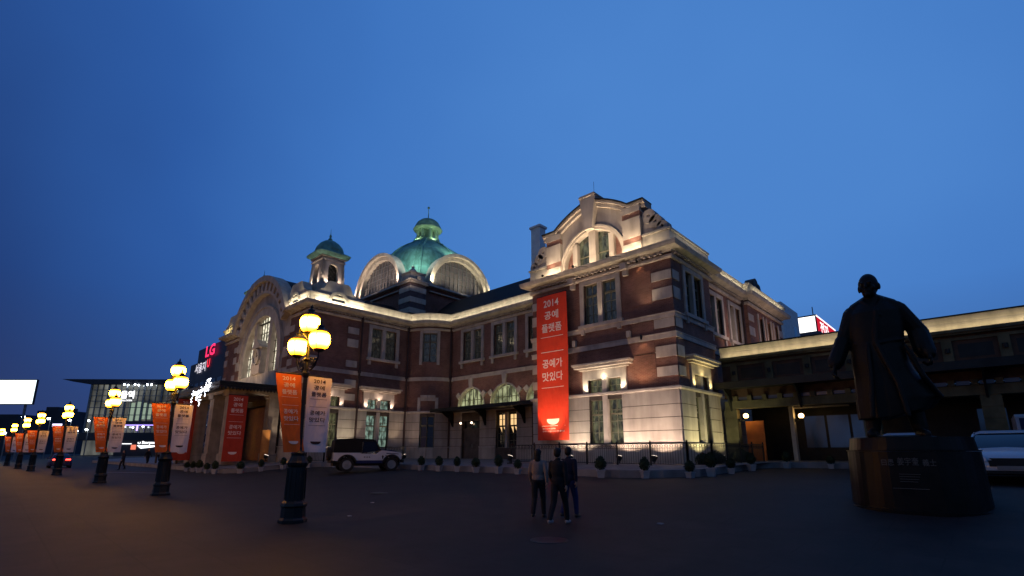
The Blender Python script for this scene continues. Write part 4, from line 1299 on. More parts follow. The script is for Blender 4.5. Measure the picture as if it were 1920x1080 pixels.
# dome flood from the roof corner and the lantern's own greenish light
spot('dome_floodlight', (-40.0, 27.5, 21.2), (-45.2, 32.7, 25.4), 1000, (0.85, 1.0, 0.85), 110, 0.8, 0.2, ST)
spot('dome_floodlight', (-40.9, 35.1, 24.3), (-45.2, 35.1, 26.4), 300, (0.85, 1.0, 0.8), 120, 0.8, 0.2, ST)
for a in (-80, -10, 60):
    p = (DX + 2.0 * math.cos(R(a)), DY + 2.0 * math.sin(R(a)), 27.0)
    spot('lantern_light', p, (DX, DY, 28.6), 55, (0.9, 1.0, 0.62), 120, 0.8, 0.08, ST)
# ground floods on the pavilion, each a fitting on the pavement behind the railing
def flood(x, y, z, tx, ty, tz, power, col, lab, ang=128, blend=0.35, grp='ground floodlights behind the railing'):
    f = thing('floodlight', lab, 'floodlight', (x, y, z), 0, grp)
    v = Vector((tx - x, ty - y, tz - z)).normalized()
    b = MB(); b.box(W, x - 0.13, x + 0.13, y - 0.1, y + 0.1, z, z + 0.05); b.tube([(x, y, z + 0.03), (x, y, z + 0.25)], 0.03, 6)
    c = Vector((x, y, z + 0.32)); b.tube([c - v * 0.16, c + v * 0.1], [0.10, 0.19], 12); b.build('housing', M['iron'], f)
    e = MB(); e.tube([c + v * 0.1, c + v * 0.125], [0.17, 0.16], 12); e.build('lens', M['floodface'], f)
    spot('beam', c + v * 0.16, (tx, ty, tz), power, col, ang, blend, 0.08, f)
FZ = 0.96
flood(-18.35, 24.6, FZ, -18.4, 26, 5.4, 360, (1.0, 0.80, 0.60), 'ground floodlight between the tall red banner and the lit paired window')
flood(-15.0, 24.6, FZ, -15.0, 26, 5.4, 420, PINK, 'ground floodlight just right of the lit paired window')
flood(-12.9, 24.6, FZ, -12.9, 26, 5.0, 400, PINK, 'ground floodlight nearest the pavilion corner')
flood(-20.3, 23.9, FZ, -20.35, 25.2, 5.0, 1100, (1.0, 0.62, 0.36), 'ground floodlight under the tall red wall banner', 60, 0.6)
flood(-10.4, 27.4, FZ, -11.85, 27.5, 5.2, 300, (1.0, 0.90, 0.42), 'yellow ground floodlight at the side of the pavilion, first one')
flood(-10.4, 30.6, FZ, -11.85, 30.6, 5.2, 190, (1.0, 0.88, 0.40), 'yellow ground floodlight at the side of the pavilion, second one')
flood(-36.2, 20.4, FZ, -37.9, 20.4, 5.0, 230, CREAM, 'ground floodlight behind the jeep', 70, 0.4)
flood(-36.2, 25.2, FZ, -37.9, 24.6, 5.4, 120, WARM, 'ground floodlight by the pale green lit window', 60, 0.5)
flood(-39.9, 15.3, FZ, -39.9, 16.8, 5.0, 330, (1.0, 0.80, 0.55), 'ground floodlight on the front of the central block', 80, 0.4)
flood(-51.8, 11.9, FZ - 0.25, -50.0, 13.2, 4.6, 420, (1.0, 0.86, 0.55), 'ground floodlight at the foot of the portico pier', 60, 0.5)
flood(-20.3, 21.4, FZ, -20.3, 25.4, 10.5, 800, (1.0, 0.66, 0.42), 'added ground floodlight in the open, brightening the tall red wall banner', 42, 0.9)  # added lamp, lifts the upper part of the banner
# added fill washes without fittings, aimed up from canopy and pavement
for u in (-33.0, -30.2, -26.4, -23.8): spot('added_wash', A2.p(u, 2.0, 5.3), A2.p(u, 0, 9.5), 70, (1.0, 0.72, 0.52), 120, 1.0, 0.1, ST)
for y in (18.5, 22.0, 25.5): spot('added_wash', CS.p(y, 2.2, 1.2), CS.p(y, 0, 9.0), 170, (1.0, 0.70, 0.50), 100, 1.0, 0.1, ST)
for u in (-18.6, -15.5, -12.6): spot('added_wash', A.p(u, 2.6, 1.2), A.p(u, 0, 9.5), 230, (1.0, 0.70, 0.52), 80, 1.0, 0.1, ST)
# small lamps on the belt course lighting the window heads and hoods
for F, c, w, col, pw in ((A, -16.62, 1.35, CREAM, 85), (CS, 23.45, 1.3, PINK, 50), (CS, 18.9, 1.05, PINK, 40), (B1, 28.85, 1.2, YEL, 50)):
    for s in (-1, 1):
        spot('hood_light', F.p(c + s * w, 0.34, 5.28), F.p(c + s * (w - 0.5), 0.12, 6.9), pw, col, 140, 0.9, 0.04, ST)
    spot('hood_light', F.p(c, 0.36, 5.9), F.p(c, 0.12, 7.0), pw * 0.5, col, 150, 0.9, 0.04, ST)
# down lights on the pavilion brick panels
for u, z, p in ((-13.85, 8.0, 16), (-13.85, 12.75, 14)):
    f = MB(); f.tube([A.p(u, 0.28, z + 0.02), A.p(u, 0.28, z + 0.28)], 0.07, 8); f.tube([A.p(u, 0.0, z + 0.2), A.p(u, 0.28, z + 0.2)], 0.02, 5); f.build('wall_light', M['iron'], ST)
    spot('down_light', A.p(u, 0.30, z), A.p(u, 0.0, z - 1.3), p, (1.0, 0.55, 0.25), 100, 0.7, 0.04, ST)
spot('panel_light', A.p(-14.1, 1.1, 5.4), A.p(-13.9, 0.0, 7.0), 85, (1.0, 0.58, 0.26), 120, 0.9, 0.05, ST)
for u in (-16.7, -13.4): spot('added_soffit_light', A.p(u, 0.75, 9.5), A.p(u, 0.45, 13.1), 90, WARM, 100, 0.9, 0.05, ST)  # added spots standing in for the ground floods under the cornice
# arches above the canopy
for c in arcs:
    for s in (-1, 1): spot('canopy_light', A2.p(c + s * 1.3, 0.35, 5.32), A2.p(c + s * 1.1, -0.2, 6.3), 16, (0.95, 1.0, 0.42), 140, 0.9, 0.05, ST)
    spot('canopy_light', A2.p(c, 0.30, 5.32), A2.p(c, -0.3, 6.3), 16, (0.95, 1.0, 0.50), 140, 0.9, 0.05, ST)
# faint light on the great arch and the side wing
spot('arch_light', (-47.5, 14.0, 6.9), (CX, 16.8, 12.5), 260, (1.0, 0.72, 0.48), 130, 0.8, 0.1, ST)
spot('arch_light', (-51.5, 14.5, 6.9), (CX - 3, 16.8, 12.5), 200, (1.0, 0.78, 0.5), 130, 0.8, 0.1, ST)
spot('side_light', (-9.6, 35.0, 8.5), (-12.3, 36.0, 12.0), 260, (1.0, 0.72, 0.55), 140, 0.9, 0.1, ST)
spot('side_light', (-9.6, 42.5, 8.5), (-11.85, 43.0, 12.0), 300, (1.0, 0.66, 0.46), 140, 0.9, 0.1, ST)

# ------------------------------------------------------------------ railings
def railing(name, label, path, z0, z1, grp):
    t = thing(name, label, 'railing', (path[0][0], path[0][1], z0), 0, grp)
    b = MB(); r = MB()
    for (x0, y0), (x1, y1) in zip(path, path[1:]):
        L = math.hypot(x1 - x0, y1 - y0); k = max(1, int(L / 0.13))
        for i in range(k):
            x = x0 + (x1 - x0) * (i + .5) / k; y = y0 + (y1 - y0) * (i + .5) / k
            b.tube([(x, y, z0 + 0.08), (x, y, z1 - 0.04)], 0.011, 4)
        for z, q in ((z0 + 0.1, 0.016), (z1 - 0.22, 0.014), (z1, 0.026)):
            r.tube([(x0, y0, z), (x1, y1, z)], q, 6)
        for i in range(int(L / 0.26)):
            x = x0 + (x1 - x0) * (i + .5) * 0.26 / L; y = y0 + (y1 - y0) * (i + .5) * 0.26 / L
            F = Fr((x, y, 0), (x1 - x0, y1 - y0, 0), (y1 - y0, -(x1 - x0), 0))
            r.arch(F, 0, z1 - 0.11, 0.055, 0.075, -0.01, 0.01, 0, 360, 8)
        m_ = max(1, round(L / 2.0))
        for i in range(m_ + 1):
            x = x0 + (x1 - x0) * i / m_; y = y0 + (y1 - y0) * i / m_
            p = MB(); p.prism([(x - .035, y - .035), (x + .035, y - .035), (x + .035, y + .035), (x - .035, y + .035)], z0 - 0.02, z1 + 0.06)
            p.lathe((x, y, z1 + 0.06), [(0.03, 0), (0.05, 0.04), (0.02, 0.09)], 8); p.build('post', M['iron'], t)
    b.build('bar_panel', M['iron'], t); r.build('rail', M['iron'], t)
G_R = 'black iron railings round the station'
railing('railing', 'black iron railing in front of the floodlit pavilion corner', [(-21.6, 22.9), (-10.3, 22.9), (-9.5, 23.8), (-9.5, 31.2)], 0.95, 2.02, G_R)
railing('railing', 'black iron railing along the central block, behind the jeep', [(-35.6, 16.4), (-36.1, 18.0), (-36.1, 25.0)], 0.92, 1.98, G_R)

# ------------------------------------------------------------------ planters with clipped box bushes
def leaf_crown(rx, rz, n, seed):
    rnd = random.Random(seed); mb = MB()
    for i in range(n):
        u = rnd.uniform(-1, 1); a = rnd.uniform(0, 2 * PI); rr_ = (rnd.uniform(0.55, 1.0)) ** 0.5
        s_ = math.sqrt(1 - u * u)
        taper = 1.0 - 0.38 * max(0, u)
        p = Vector((rx * rr_ * s_ * math.cos(a) * taper, rx * rr_ * s_ * math.sin(a) * taper, rz * u * rr_))
        d1 = Vector((rnd.gauss(0, 1), rnd.gauss(0, 1), rnd.gauss(0, 1))).normalized(); d2 = d1.orthogonal().normalized()
        q = rnd.uniform(0.025, 0.05)
        mb.add([p - d1 * q, p + d2 * q * .6, p + d1 * q, p - d2 * q * .6], [(0, 1, 2, 3)])
    mb.ell((0, 0, 0), (rx * 0.72, rx * 0.72, rz * 0.75), 10, 7)
    return mb
protoP = thing('planter', 'x', 'planter', (0, 0, 0), 0, 'box bushes in white pots along the kerb')
b = MB(); s_ = lambda r: [(-r, -r), (r, -r), (r, r), (-r, r)]
b.prism(s_(0.15), 0, 0.34, 1.28); b.prism(s_(0.215), 0.32, 0.38); b.build('pot', M['pot'], protoP, local=True)
c_ = leaf_crown(0.30, 0.36, 620, 3); c_.v = [(x, y, z + 0.72) for x, y, z in c_.v]; c_.build('bush', M['leaf'], protoP, local=True)
b = MB(); b.tube([(0, 0, 0.33), (0, 0, 0.6)], 0.03, 6); b.build('stem', M['bark'], protoP, local=True)
PL = []  # places along the kerb solved beforehand from image pixel columns
for px, x in ((1, -23.64), (2, -22.04), (3, -20.53), (4, -19.09), (5, -17.46), (6, -16.2), (7, -11.63)): PL.append((x, 17.62))
PLL = ['potted box bush nearest the jeep bonnet', 'potted box bush second from the jeep bonnet', 'potted box bush left of the dark wing door', 'potted box bush in front of the dark wing door', 'potted box bush below the warm lit paired window', 'potted box bush just left of the walking people',
       'potted box bush just right of the walking people']
PL += [(-10.0, 18.25), (-8.75, 19.55), (-8.45, 20.9), (-8.42, 23.0), (-8.4, 25.6), (-7.75, 29.0), (-5.9, 29.55), (-4.1, 29.55)]
PLL += ['potted box bush before the middle of the corner railing', 'potted box bush at the bend of the kerb', 'potted box bush just past the kerb bend, before the yellow lit plants',
        'third potted box bush past the kerb bend', 'last potted box bush before the low wing', 'potted box bush before the orange brown door of the low wing', 'potted box bush before the low wing, left of the statue', 'potted box bush close to the left edge of the statue pedestal']
for i, x in enumerate((-43.96, -42.52, -41.02, -39.27, -37.6)): PL.append((x, 11.25)); PLL.append(['leftmost potted bush before the portico', 'second potted bush from the left before the portico', 'third potted bush from the left before the portico', 'fourth potted bush from the left before the portico', 'potted bush by the foot of the deep red portico banner'][i])
for p, l in (((-35.5, 12.1), 'potted bush at the portico kerb corner, right of the deep red banner'), ((-35.3, 13.3), 'potted bush beside the ochre screen of the portico'), ((-35.2, 14.7), 'potted bush left of the nearest street lamp base'), ((-34.6, 16.2), 'potted bush right of the nearest street lamp base'), ((-33.1, 17.3), 'potted bush behind the back of the jeep')): PL.append(p); PLL.append(l)
for i, ((x, y), l) in enumerate(zip(PL, PLL)):
    o = protoP if i == 0 else copy_tree(protoP)
    o.location = (x, y, gz(x, y) - 0.005); o.rotation_euler = (0, 0, 0.37 * i); o['label'] = l
    k_ = 0.76 + 0.08 * math.sin(i * 2.3); o.scale = (k_ * (1 + 0.06 * math.sin(i * 5.1)), k_, k_ * (1 + 0.12 * math.sin(i * 3.7)))
# plants behind the corner railing
for i, (x, y, r, h) in enumerate(((-10.3, 24.6, 0.4, 0.6), (-10.2, 26.0, 0.5, 0.7), (-9.9, 28.6, 0.55, 0.8), (-10.1, 30.2, 0.5, 0.65))):
    t = thing('shrub', ['low shrub inside the bend of the corner railing', 'shrub in front of the yellow floodlight', 'tallest shrub between the two yellow floodlights', 'shrub at the far end of the corner railing'][i], 'shrub', (x, y, 0.93), 0, 'shrubs inside the corner railing')
    c_ = leaf_crown(r, h * .55, 700, 20 + i); c_.v = [(a, b_, z + h * .55) for a, b_, z in c_.v]; c_.build('foliage', M['leaf'], t, local=True)
    b = MB(); b.tube([(0, 0, -0.03), (0, 0, h * .5)], 0.03, 5); b.build('stem', M['bark'], t, local=True)

# ------------------------------------------------------------------ street lamps
def make_lamp():
    t = thing('street_lamp', 'x', 'street lamp', (0, 0, 0), 0, 'three headed street lamps in a row')
    b = MB()
    b.lathe((0, 0, 0), [(0.32, 0), (0.32, 0.07), (0.275, 0.12), (0.265, 0.34), (0.30, 0.38), (0.28, 0.44), (0.22, 0.50)], 8, rot=PI / 8)
    b.lathe((0, 0, 0), [(0.215, 0.49), (0.20, 1.25), (0.235, 1.30), (0.25, 1.36), (0.22, 1.40), (0.165, 1.52), (0.175, 1.58), (0.10, 1.64)], 12)
    for i in range(12):
        a = 2 * PI * i / 12; b.tube([(0.215 * math.cos(a), 0.215 * math.sin(a), 0.52), (0.203 * math.cos(a), 0.203 * math.sin(a), 1.24)], 0.018, 4)
    b.build('base', M['iron'], t, local=True)
    b = MB(); b.lathe((0, 0, 0), [(0.09, 1.6), (0.065, 1.75), (0.05, 3.4), (0.09, 3.46), (0.10, 3.52), (0.06, 3.58), (0.05, 3.8), (0.10, 3.86), (0.05, 3.92), (0.04, 4.4), (0.09, 4.45), (0.16, 4.52)], 12)
    for s in (-1, 1):
        pts = [(s * 0.04, 0, 3.62), (s * 0.25, 0, 3.58), (s * 0.45, 0, 3.66), (s * 0.58, 0, 3.85), (s * 0.60, 0, 4.0)]
        b.tube(pts, 0.022, 6)
        b.arch(Fr((0, 0, 0), (1, 0, 0), (0, -1, 0)), s * 0.26, 3.76, 0.10, 0.135, -0.02, 0.02, 0, 360, 14)
        b.arch(Fr((0, 0, 0), (1, 0, 0), (0, -1, 0)), s * 0.26, 3.76, 0.03, 0.06, -0.02, 0.02, 0, 360, 10)
        b.arch(Fr((0, 0, 0), (1, 0, 0), (0, -1, 0)), s * 0.44, 3.80, 0.045, 0.065, -0.015, 0.015, 0, 360, 10)
    b.tube([(-0.03, 0, 3.48), (-0.03, -0.74, 3.48)], 0.014, 5); b.tube([(-0.03, 0, 3.48), (-0.03, 0.74, 3.48)], 0.014, 5)
    b.build('post', M['iron'], t, local=True)
    for x, z in ((0, 4.54), (-0.6, 4.02), (0.6, 4.02)):
        l = MB()
        l.lathe((x, 0, z), [(0.06, -0.04), (0.13, 0.0), (0.14, 0.03)], 8)
        l.lathe((x, 0, z), [(0.17, 0.455), (0.19, 0.47), (0.15, 0.51), (0.09, 0.55), (0.075, 0.59), (0.09, 0.61), (0.025, 0.65), (0.03, 0.69), (0.01, 0.76)], 12)
        for i in range(4):
            a = 2 * PI * (i + .5) / 4; l.tube([(x + q_ * math.cos(a), q_ * math.sin(a), z + h_) for q_, h_ in ((0.15, 0.02), (0.225, 0.13), (0.262, 0.26), (0.235, 0.39), (0.17, 0.46))], 0.007, 4)
        lo = l.build('lantern', M['iron'], t, local=True)
        g_ = MB(); g_.lathe((x, 0, z), [(0.13, 0.03), (0.19, 0.08), (0.235, 0.17), (0.252, 0.27), (0.24, 0.36), (0.20, 0.43), (0.15, 0.46)], 20); g_.build('glass', M['lantern'], lo, smooth=True, local=True)
    return t
LP = [(-12.12, 5.4), (-23.3, 5.2), (-34.9, 4.95), (-49.0, 4.45), (-61.0, 3.8), (-71.0, 3.45), (-87.0, 3.2), (-106.0, 2.7)]
ORD = ['nearest', 'second nearest', 'third nearest', 'fourth nearest', 'fifth', 'sixth', 'seventh', 'farthest']
lamp0 = make_lamp()
lamps = []
for i, (x, y) in enumerate(LP):
    o = lamp0 if i == 0 else copy_tree(lamp0)
    o.location = (x, y, gz(x, y)); lamps.append(o)
    o['label'] = 'black three headed street lamp with glowing lanterns, %s in the row' % ORD[i]

# banners hung on the lamp posts
def banner_mesh(f, nu=8, nv=24):
    mb = MB()
    for side in (0.0, -0.008):
        k = len(mb.v)
        mb.v += [tuple(f(i / nu, j / nv, side)) for j in range(nv + 1) for i in range(nu + 1)]
        for j in range(nv):
            for i in range(nu):
                a = k + j * (nu + 1) + i
                mb.f.append((a, a + 1, a + nu + 2, a + nu + 1) if side == 0 else (a, a + nu + 1, a + nu + 2, a + 1))
    return mb
ROWS = [('2014', 0.06, 0.50, 0.052), ('공예', 0.145, 0.46, 0.060), ('플랫폼', 0.235, 0.64, 0.062), ('공예가', 0.485, 0.64, 0.062), ('맛있다', 0.575, 0.66, 0.062)]
def banner_print(f, aspect, rows=ROWS, lines=(0.30, 0.405, 0.65), bowl=0.86, big=False):
    """lettering laid on the cloth; f(s,t,offset) is the cloth surface"""
    mb = MB()
    for s_, t_, w_, h_ in rows:
        vs, fs = text_geo(s_, 1.0, 0.018, 'CENTER')
        if not vs: continue
        x0 = min(v[0] for v in vs); x1 = max(v[0] for v in vs); y0 = min(v[1] for v in vs); y1 = max(v[1] for v in vs)
        for sd, o in ((1, 0.005),):
            mb.add([tuple(f(0.5 + (x - (x0 + x1) / 2) / (x1 - x0) * w_, t_ - (y - (y0 + y1) / 2) / (y1 - y0) * h_, o)) for x, y, _ in vs], fs)
    for t_ in lines:
        for i in range(8):
            a, b_ = 0.14 + 0.72 * i / 8, 0.14 + 0.72 * (i + 1) / 8
            mb.add([tuple(f(a, t_ - 0.002, 0.005)), tuple(f(b_, t_ - 0.002, 0.005)), tuple(f(b_, t_ + 0.002, 0.005)), tuple(f(a, t_ + 0.002, 0.005))], [(0, 1, 2, 3)])
    for i in range(14):
        a, b_ = -0.21 + 0.42 * i / 14, -0.21 + 0.42 * (i + 1) / 14
        ha, hb = [0.036 * math.sqrt(max(0.0, 1 - (q / 0.215) ** 2)) ** 0.8 + 0.002 for q in (a, b_)]
        mb.add([tuple(f(0.5 + a, bowl, 0.007)), tuple(f(0.5 + b_, bowl, 0.007)), tuple(f(0.5 + b_, bowl + hb, 0.007)), tuple(f(0.5 + a, bowl + ha, 0.007))], [(0, 1, 2, 3)])
    if big:
        mb.add([tuple(f(a, b_, 0.005)) for a, b_ in ((0.14, bowl + 0.045), (0.9, bowl + 0.045), (0.9, bowl + 0.0475), (0.14, bowl + 0.0475))], [(0, 1, 2, 3)])
        for k_, (tt, t_) in enumerate((('2014 공예 플랫폼', 0.925), ('공예가 맛있다 2014 공예 플랫폼', 0.942))):
            vs, fs = text_geo(tt, 1.0, 0.01, 'CENTER')
            x0 = min(v[0] for v in vs); x1 = max(v[0] for v in vs)
            w_ = (0.42, 0.72)[k_]
            mb.add([tuple(f(0.16 + (x - x0) / (x1 - x0) * w_, t_ - y * 0.011, 0.005)) for x, y, _ in vs], fs)
    return mb
def lamp_cloth(side):
    # side 0 orange (towards -y), 1 white (towards +y); plane faces +x
    def f(s, t, o):
        if side == 0: y = (-0.72 + 0.34 * t) * (1 - s) + (-0.08 + 0.20 * t ** 2) * s
        else: y = (0.07 + 0.04 * t) * (1 - s) + (0.71 - 0.02 * t) * s
        z = 3.46 - 1.86 * t
        x = -0.03 + 0.03 * math.sin(7 * s + 4 * t) * t + (0.10 * t if side == 0 else 0.02 * t) + o
        return (x, y, z)
    return f
bproto = []
for side, (nm, m1, m2) in enumerate((('orange', M['orange'], M['inkw']), ('white', M['white'], M['inkb']))):
    f = lamp_cloth(side)
    t = thing('lamp_banner', 'x', 'banner', (0, 0, 0), 0, '%s banners hung on the street lamps' % nm)
    banner_mesh(f).build('cloth', m1, t, smooth=True, local=True)
    banner_print(f, 0.35).build('lettering', m2, t, local=True)
    bproto.append(t)
for side in (0, 1):
    for i, (x, y) in enumerate(LP):
        if i == 7: continue
        o = bproto[side] if i == 0 else copy_tree(bproto[side])
        o.location = (x, y, gz(x, y))
        w_ = 'post of the %s street lamp' % ORD[i]
        o['label'] = ('orange cloth banner with pale lettering on the ' if side == 0 else 'white cloth banner with dark lettering on the ') + w_
        if i > 3: o.rotation_euler = (0, 0, 0.12 * (i - 3))

# tall red banners
def hung(name, label, P0, P1, ztop, zbot, cloth, wave, grp, dz_=(0, 0)):
    t = thing('tall_banner', label, 'banner', (P0[0], P0[1], zbot), 0, grp)
    a = Vector(P0 + (0,)); b_ = Vector(P1 + (0,)); n_ = (b_ - a).normalized().cross(Vector((0, 0, 1)))
    def f(s, t_, o):
        p = a.lerp(b_, s) + n_ * (o + wave * (0.5 + 0.5 * math.sin(9 * s + 1)) * t_ ** 2 + wave * 0.4 * math.sin(5 * t_ + 3 * s))
        return (p.x, p.y, ztop + (zbot - ztop) * t_)
    banner_mesh(f, 14, 60).build('cloth', cloth, t, smooth=True)
    banner_print(f, 0.3, big=(wave > 0.06)).build('lettering', M['inkw'], t)
    b = MB()
    for z in (ztop + 0.03,): b.tube([a + Vector((0, 0, z)) - n_ * 0.03, b_ + Vector((0, 0, z)) - n_ * 0.03], 0.035, 6)
    b.build('rod', M['iron'], t)
hung('tall_banner', 'tallest bright red banner, hung down the pavilion front over both storeys', (-21.55, 25.45), (-18.98, 25.45), 12.1, 2.35, M['red'], 0.10, 'red banners hung on the station')
hung('tall_banner', 'deep red banner hanging at the right side of the portico', (-40.35, 12.4), (-40.35, 13.75), 5.75, 0.95, M['dred'], 0.03, 'red banners hung on the station')
hung('tall_banner', 'deep red banner left of the portico pier, half behind the second lamp', (-49.2, 11.3), (-49.2, 12.7), 6.0, 0.95, M['dred'], 0.03, 'red banners hung on the station')

# ------------------------------------------------------------------ figures
def remesh(mb, name, m, voxel, parent, mtx=None, smooth=6):
    me = bpy.data.meshes.new('tmp'); me.from_pydata([tuple(p) for p in mb.v], [], mb.f); me.update(); fix_normals(me)
    o = bpy.data.objects.new('tmp', me); sc.collection.objects.link(o)
    md = o.modifiers.new('r', 'REMESH'); md.mode = 'VOXEL'; md.voxel_size = voxel
    ms = o.modifiers.new('s', 'SMOOTH'); ms.factor = 0.5; ms.iterations = smooth
    dg = bpy.context.evaluated_depsgraph_get(); dg.update()
    me2 = bpy.data.meshes.new_from_object(o.evaluated_get(dg))
    bpy.data.objects.remove(o); bpy.data.meshes.remove(me)
    me2.materials.clear(); me2.materials.append(m)
    for p in me2.polygons: p.use_smooth = True
    r = bpy.data.objects.new(name, me2); sc.collection.objects.link(r); r.parent = parent
    return r

def head(mb, c, s=1.0, yaw_=0.0):
    """head centred at c, facing -y turned by yaw_"""
    k = len(mb.v)
    mb.ell((0, 0.01, 0.02), (0.078, 0.098, 0.105), 16, 12)
    mb.ell((0, -0.022, -0.055), (0.056, 0.066, 0.062), 12, 9)
    mb.ell((0, -0.085, -0.09), (0.022, 0.018, 0.018), 8, 6)
    mb.caps((0, -0.085, 0.012), (0, -0.108, -0.026), 0.010, 0.015, 8)
    for q in (-1, 1):
        mb.ell((q * 0.080, 0.012, -0.01), (0.012, 0.024, 0.034), 8, 6)
        mb.ell((q * 0.032, -0.084, 0.022), (0.020, 0.012, 0.008), 8, 6)
        mb.ell((q * 0.031, -0.080, 0.002), (0.013, 0.009, 0.009), 8, 6)
        mb.ell((q * 0.045, -0.062, -0.03), (0.022, 0.022, 0.025), 8, 6)
    mb.ell((0, -0.089, -0.050), (0.024, 0.010, 0.007), 8, 6); mb.ell((0, -0.087, -0.062), (0.020, 0.010, 0.008), 8, 6)
    ca, sa = math.cos(yaw_), math.sin(yaw_)
    for i in range(k, len(mb.v)):
        x, y, z = mb.v[i]; x *= s; y *= s; z *= s
        mb.v[i] = (c[0] + ca * x - sa * y, c[1] + sa * x + ca * y, c[2] + z)

def hand(mb, w, d, side, curl=0.5, s=1.0):
    """palm from wrist w along d, five bent fingers"""
    w = Vector(w); d = Vector(d).normalized(); n_ = Vector((side, 0, 0)); n_ = (n_ - d * n_.dot(d)).normalized(); x = d.cross(n_).normalized()
    pe = w + d * 0.09 * s
    for q in (-0.028, -0.009, 0.010, 0.028): mb.caps(w + x * q * 0.7 * s, pe + x * q * s, 0.014 * s, 0.013 * s, 8)
    for q, L in ((-0.030, 0.060), (-0.011, 0.075), (0.009, 0.080), (0.029, 0.070)):
        a = pe + x * q * s; b_ = a + (d * math.cos(curl) - n_ * math.sin(curl)) * L * .5 * s; c = b_ + (d * math.cos(curl * 2) - n_ * math.sin(curl * 2)) * L * .5 * s
        mb.chain([a, b_, c], [0.0100 * s, 0.0092 * s, 0.0080 * s])
    a = w + d * 0.025 * s + x * 0.025 * s; b_ = a + (d * 0.6 + x * 0.7 - n_ * 0.3) * 0.045 * s
    mb.chain([a, b_, b_ + (d * 0.9 - n_ * 0.2) * 0.03 * s], [0.013 * s, 0.011 * s, 0.009 * s])

def person(x, y, rz, label, top, legs, shoe, hairlong=False, stride=0.22, h=1.0, arm=0.15, bag=None, coat=0.0, grp='people walking across the plaza'):
    t = thing('person', label, 'person', (x, y, gz(x, y)), rz, grp)
    t.scale = (h, h, h)
    b = MB(); hp = Vector((0, 0, 0.93))
    J = {}
    for s, ph in ((-1, 1), (1, -1)):
        hip = Vector((s * 0.09, 0, 0.90)); kn = Vector((s * 0.095, -0.06 - ph * stride * 0.5, 0.49)); an = Vector((s * 0.10, -ph * stride * 1.0 + (0.04 if ph < 0 else 0), 0.09 + (0.05 if ph < 0 else 0)))
        J[s] = (hip, kn, an)
        b.chain([hip, kn, an], [0.080, 0.052, 0.036]); b.caps(an + Vector((0, 0.02, -0.03)), an + Vector((0, -0.14, -0.05)), 0.036, 0.03)
    b.ell((0, 0, 0.95), (0.155, 0.105, 0.12)); b.ell((0, 0, 1.12), (0.135, 0.095, 0.16)); b.ell((0, 0, 1.30), (0.165, 0.105, 0.15)); b.ell((0, 0, 1.42), (0.15, 0.08, 0.06))
    b.caps((0, 0.01, 1.44), (0, -0.01, 1.54), 0.056, 0.05)
    head(b, (0, -0.02, 1.625))
    AR = {}
    for s, ph in ((-1, -1), (1, 1)):
        sh = Vector((s * 0.165, 0, 1.39)); el = Vector((s * 0.225, 0.02 - ph * arm * 0.4, 1.14)); wr = Vector((s * 0.235, -0.08 - ph * arm, 0.90)); AR[s] = (sh, el, wr)
        b.chain([sh, el, wr], [0.050, 0.038, 0.026]); hand(b, wr, wr - el, s, 0.35)
    remesh(b, 'body', M['skin'], 0.0085, t, smooth=3)
    # clothes: trousers, top, shoes, hair follow the body a little outside it
    c = MB()
    for s in (-1, 1):
        hip, kn, an = J[s]; c.chain([hip, kn, an + Vector((0, 0, 0.02))], [0.098, 0.074, 0.060])
    c.ell((0, 0, 0.95), (0.172, 0.122, 0.12)); remesh(c, 'trousers', legs, 0.013, t, smooth=4)
    c = MB()
    c.ell((0, 0, 1.0 - coat * .5), (0.180 + coat * .1, 0.130 + coat * .1, 0.14 + coat * .5)); c.ell((0, 0, 1.14), (0.165, 0.120, 0.17)); c.ell((0, 0, 1.31), (0.185, 0.125, 0.16)); c.ell((0, 0, 1.40), (0.165, 0.098, 0.08)); c.ell((0, 0.01, 1.22), (0.175, 0.12, 0.25)); c.caps((0, 0.01, 1.43), (0, 0, 1.475), 0.075, 0.068)
    for s in (-1, 1):
        sh, el, wr = AR[s]; c.chain([sh, el, wr.lerp(el, 0.06)], [0.070, 0.056, 0.044])
    remesh(c, 'jacket', top, 0.013, t, smooth=14)
    c = MB()
    for s in (-1, 1):
        an = J[s][2]; c.caps(an + Vector((0, 0.035, -0.04)), an + Vector((0, -0.155, -0.052)), 0.046, 0.038)
    remesh(c, 'shoes', shoe, 0.012, t, smooth=2)
    c = MB(); c.ell((0, 0.012, 1.668), (0.092, 0.104, 0.088)); c.ell((0, 0.045, 1.62), (0.086, 0.075, 0.10))
    if hairlong: c.ell((0, 0.06, 1.52), (0.085, 0.05, 0.15))
    remesh(c, 'hair', M['hair'], 0.011, t, smooth=3)
    if bag:
        c = MB(); c.ell((0.0, 0.19, 1.22), (0.14, 0.09, 0.2), 12, 9); c.build('backpack', bag, t, smooth=True, local=True)
    return t
person(-8.02, 9.45, R(-150), 'person in a greyish pink jacket and black trousers, walking with two others', M['ctan'], M['cblack'], M['shoe'], True, 0.20, 0.92)
person(-7.1, 9.05, R(-165), 'person dressed all in black with a pale shoe, between the other two walkers', M['cblack'], M['cblack'], M['shoew'], False, 0.26, 0.94)
person(-7.4, 9.85, R(-170), 'person in navy trousers and a dark blue jacket, walking with two others', M['cnavy'], M['cblue'], M['shoe'], False, 0.18, 0.93, coat=0.06)
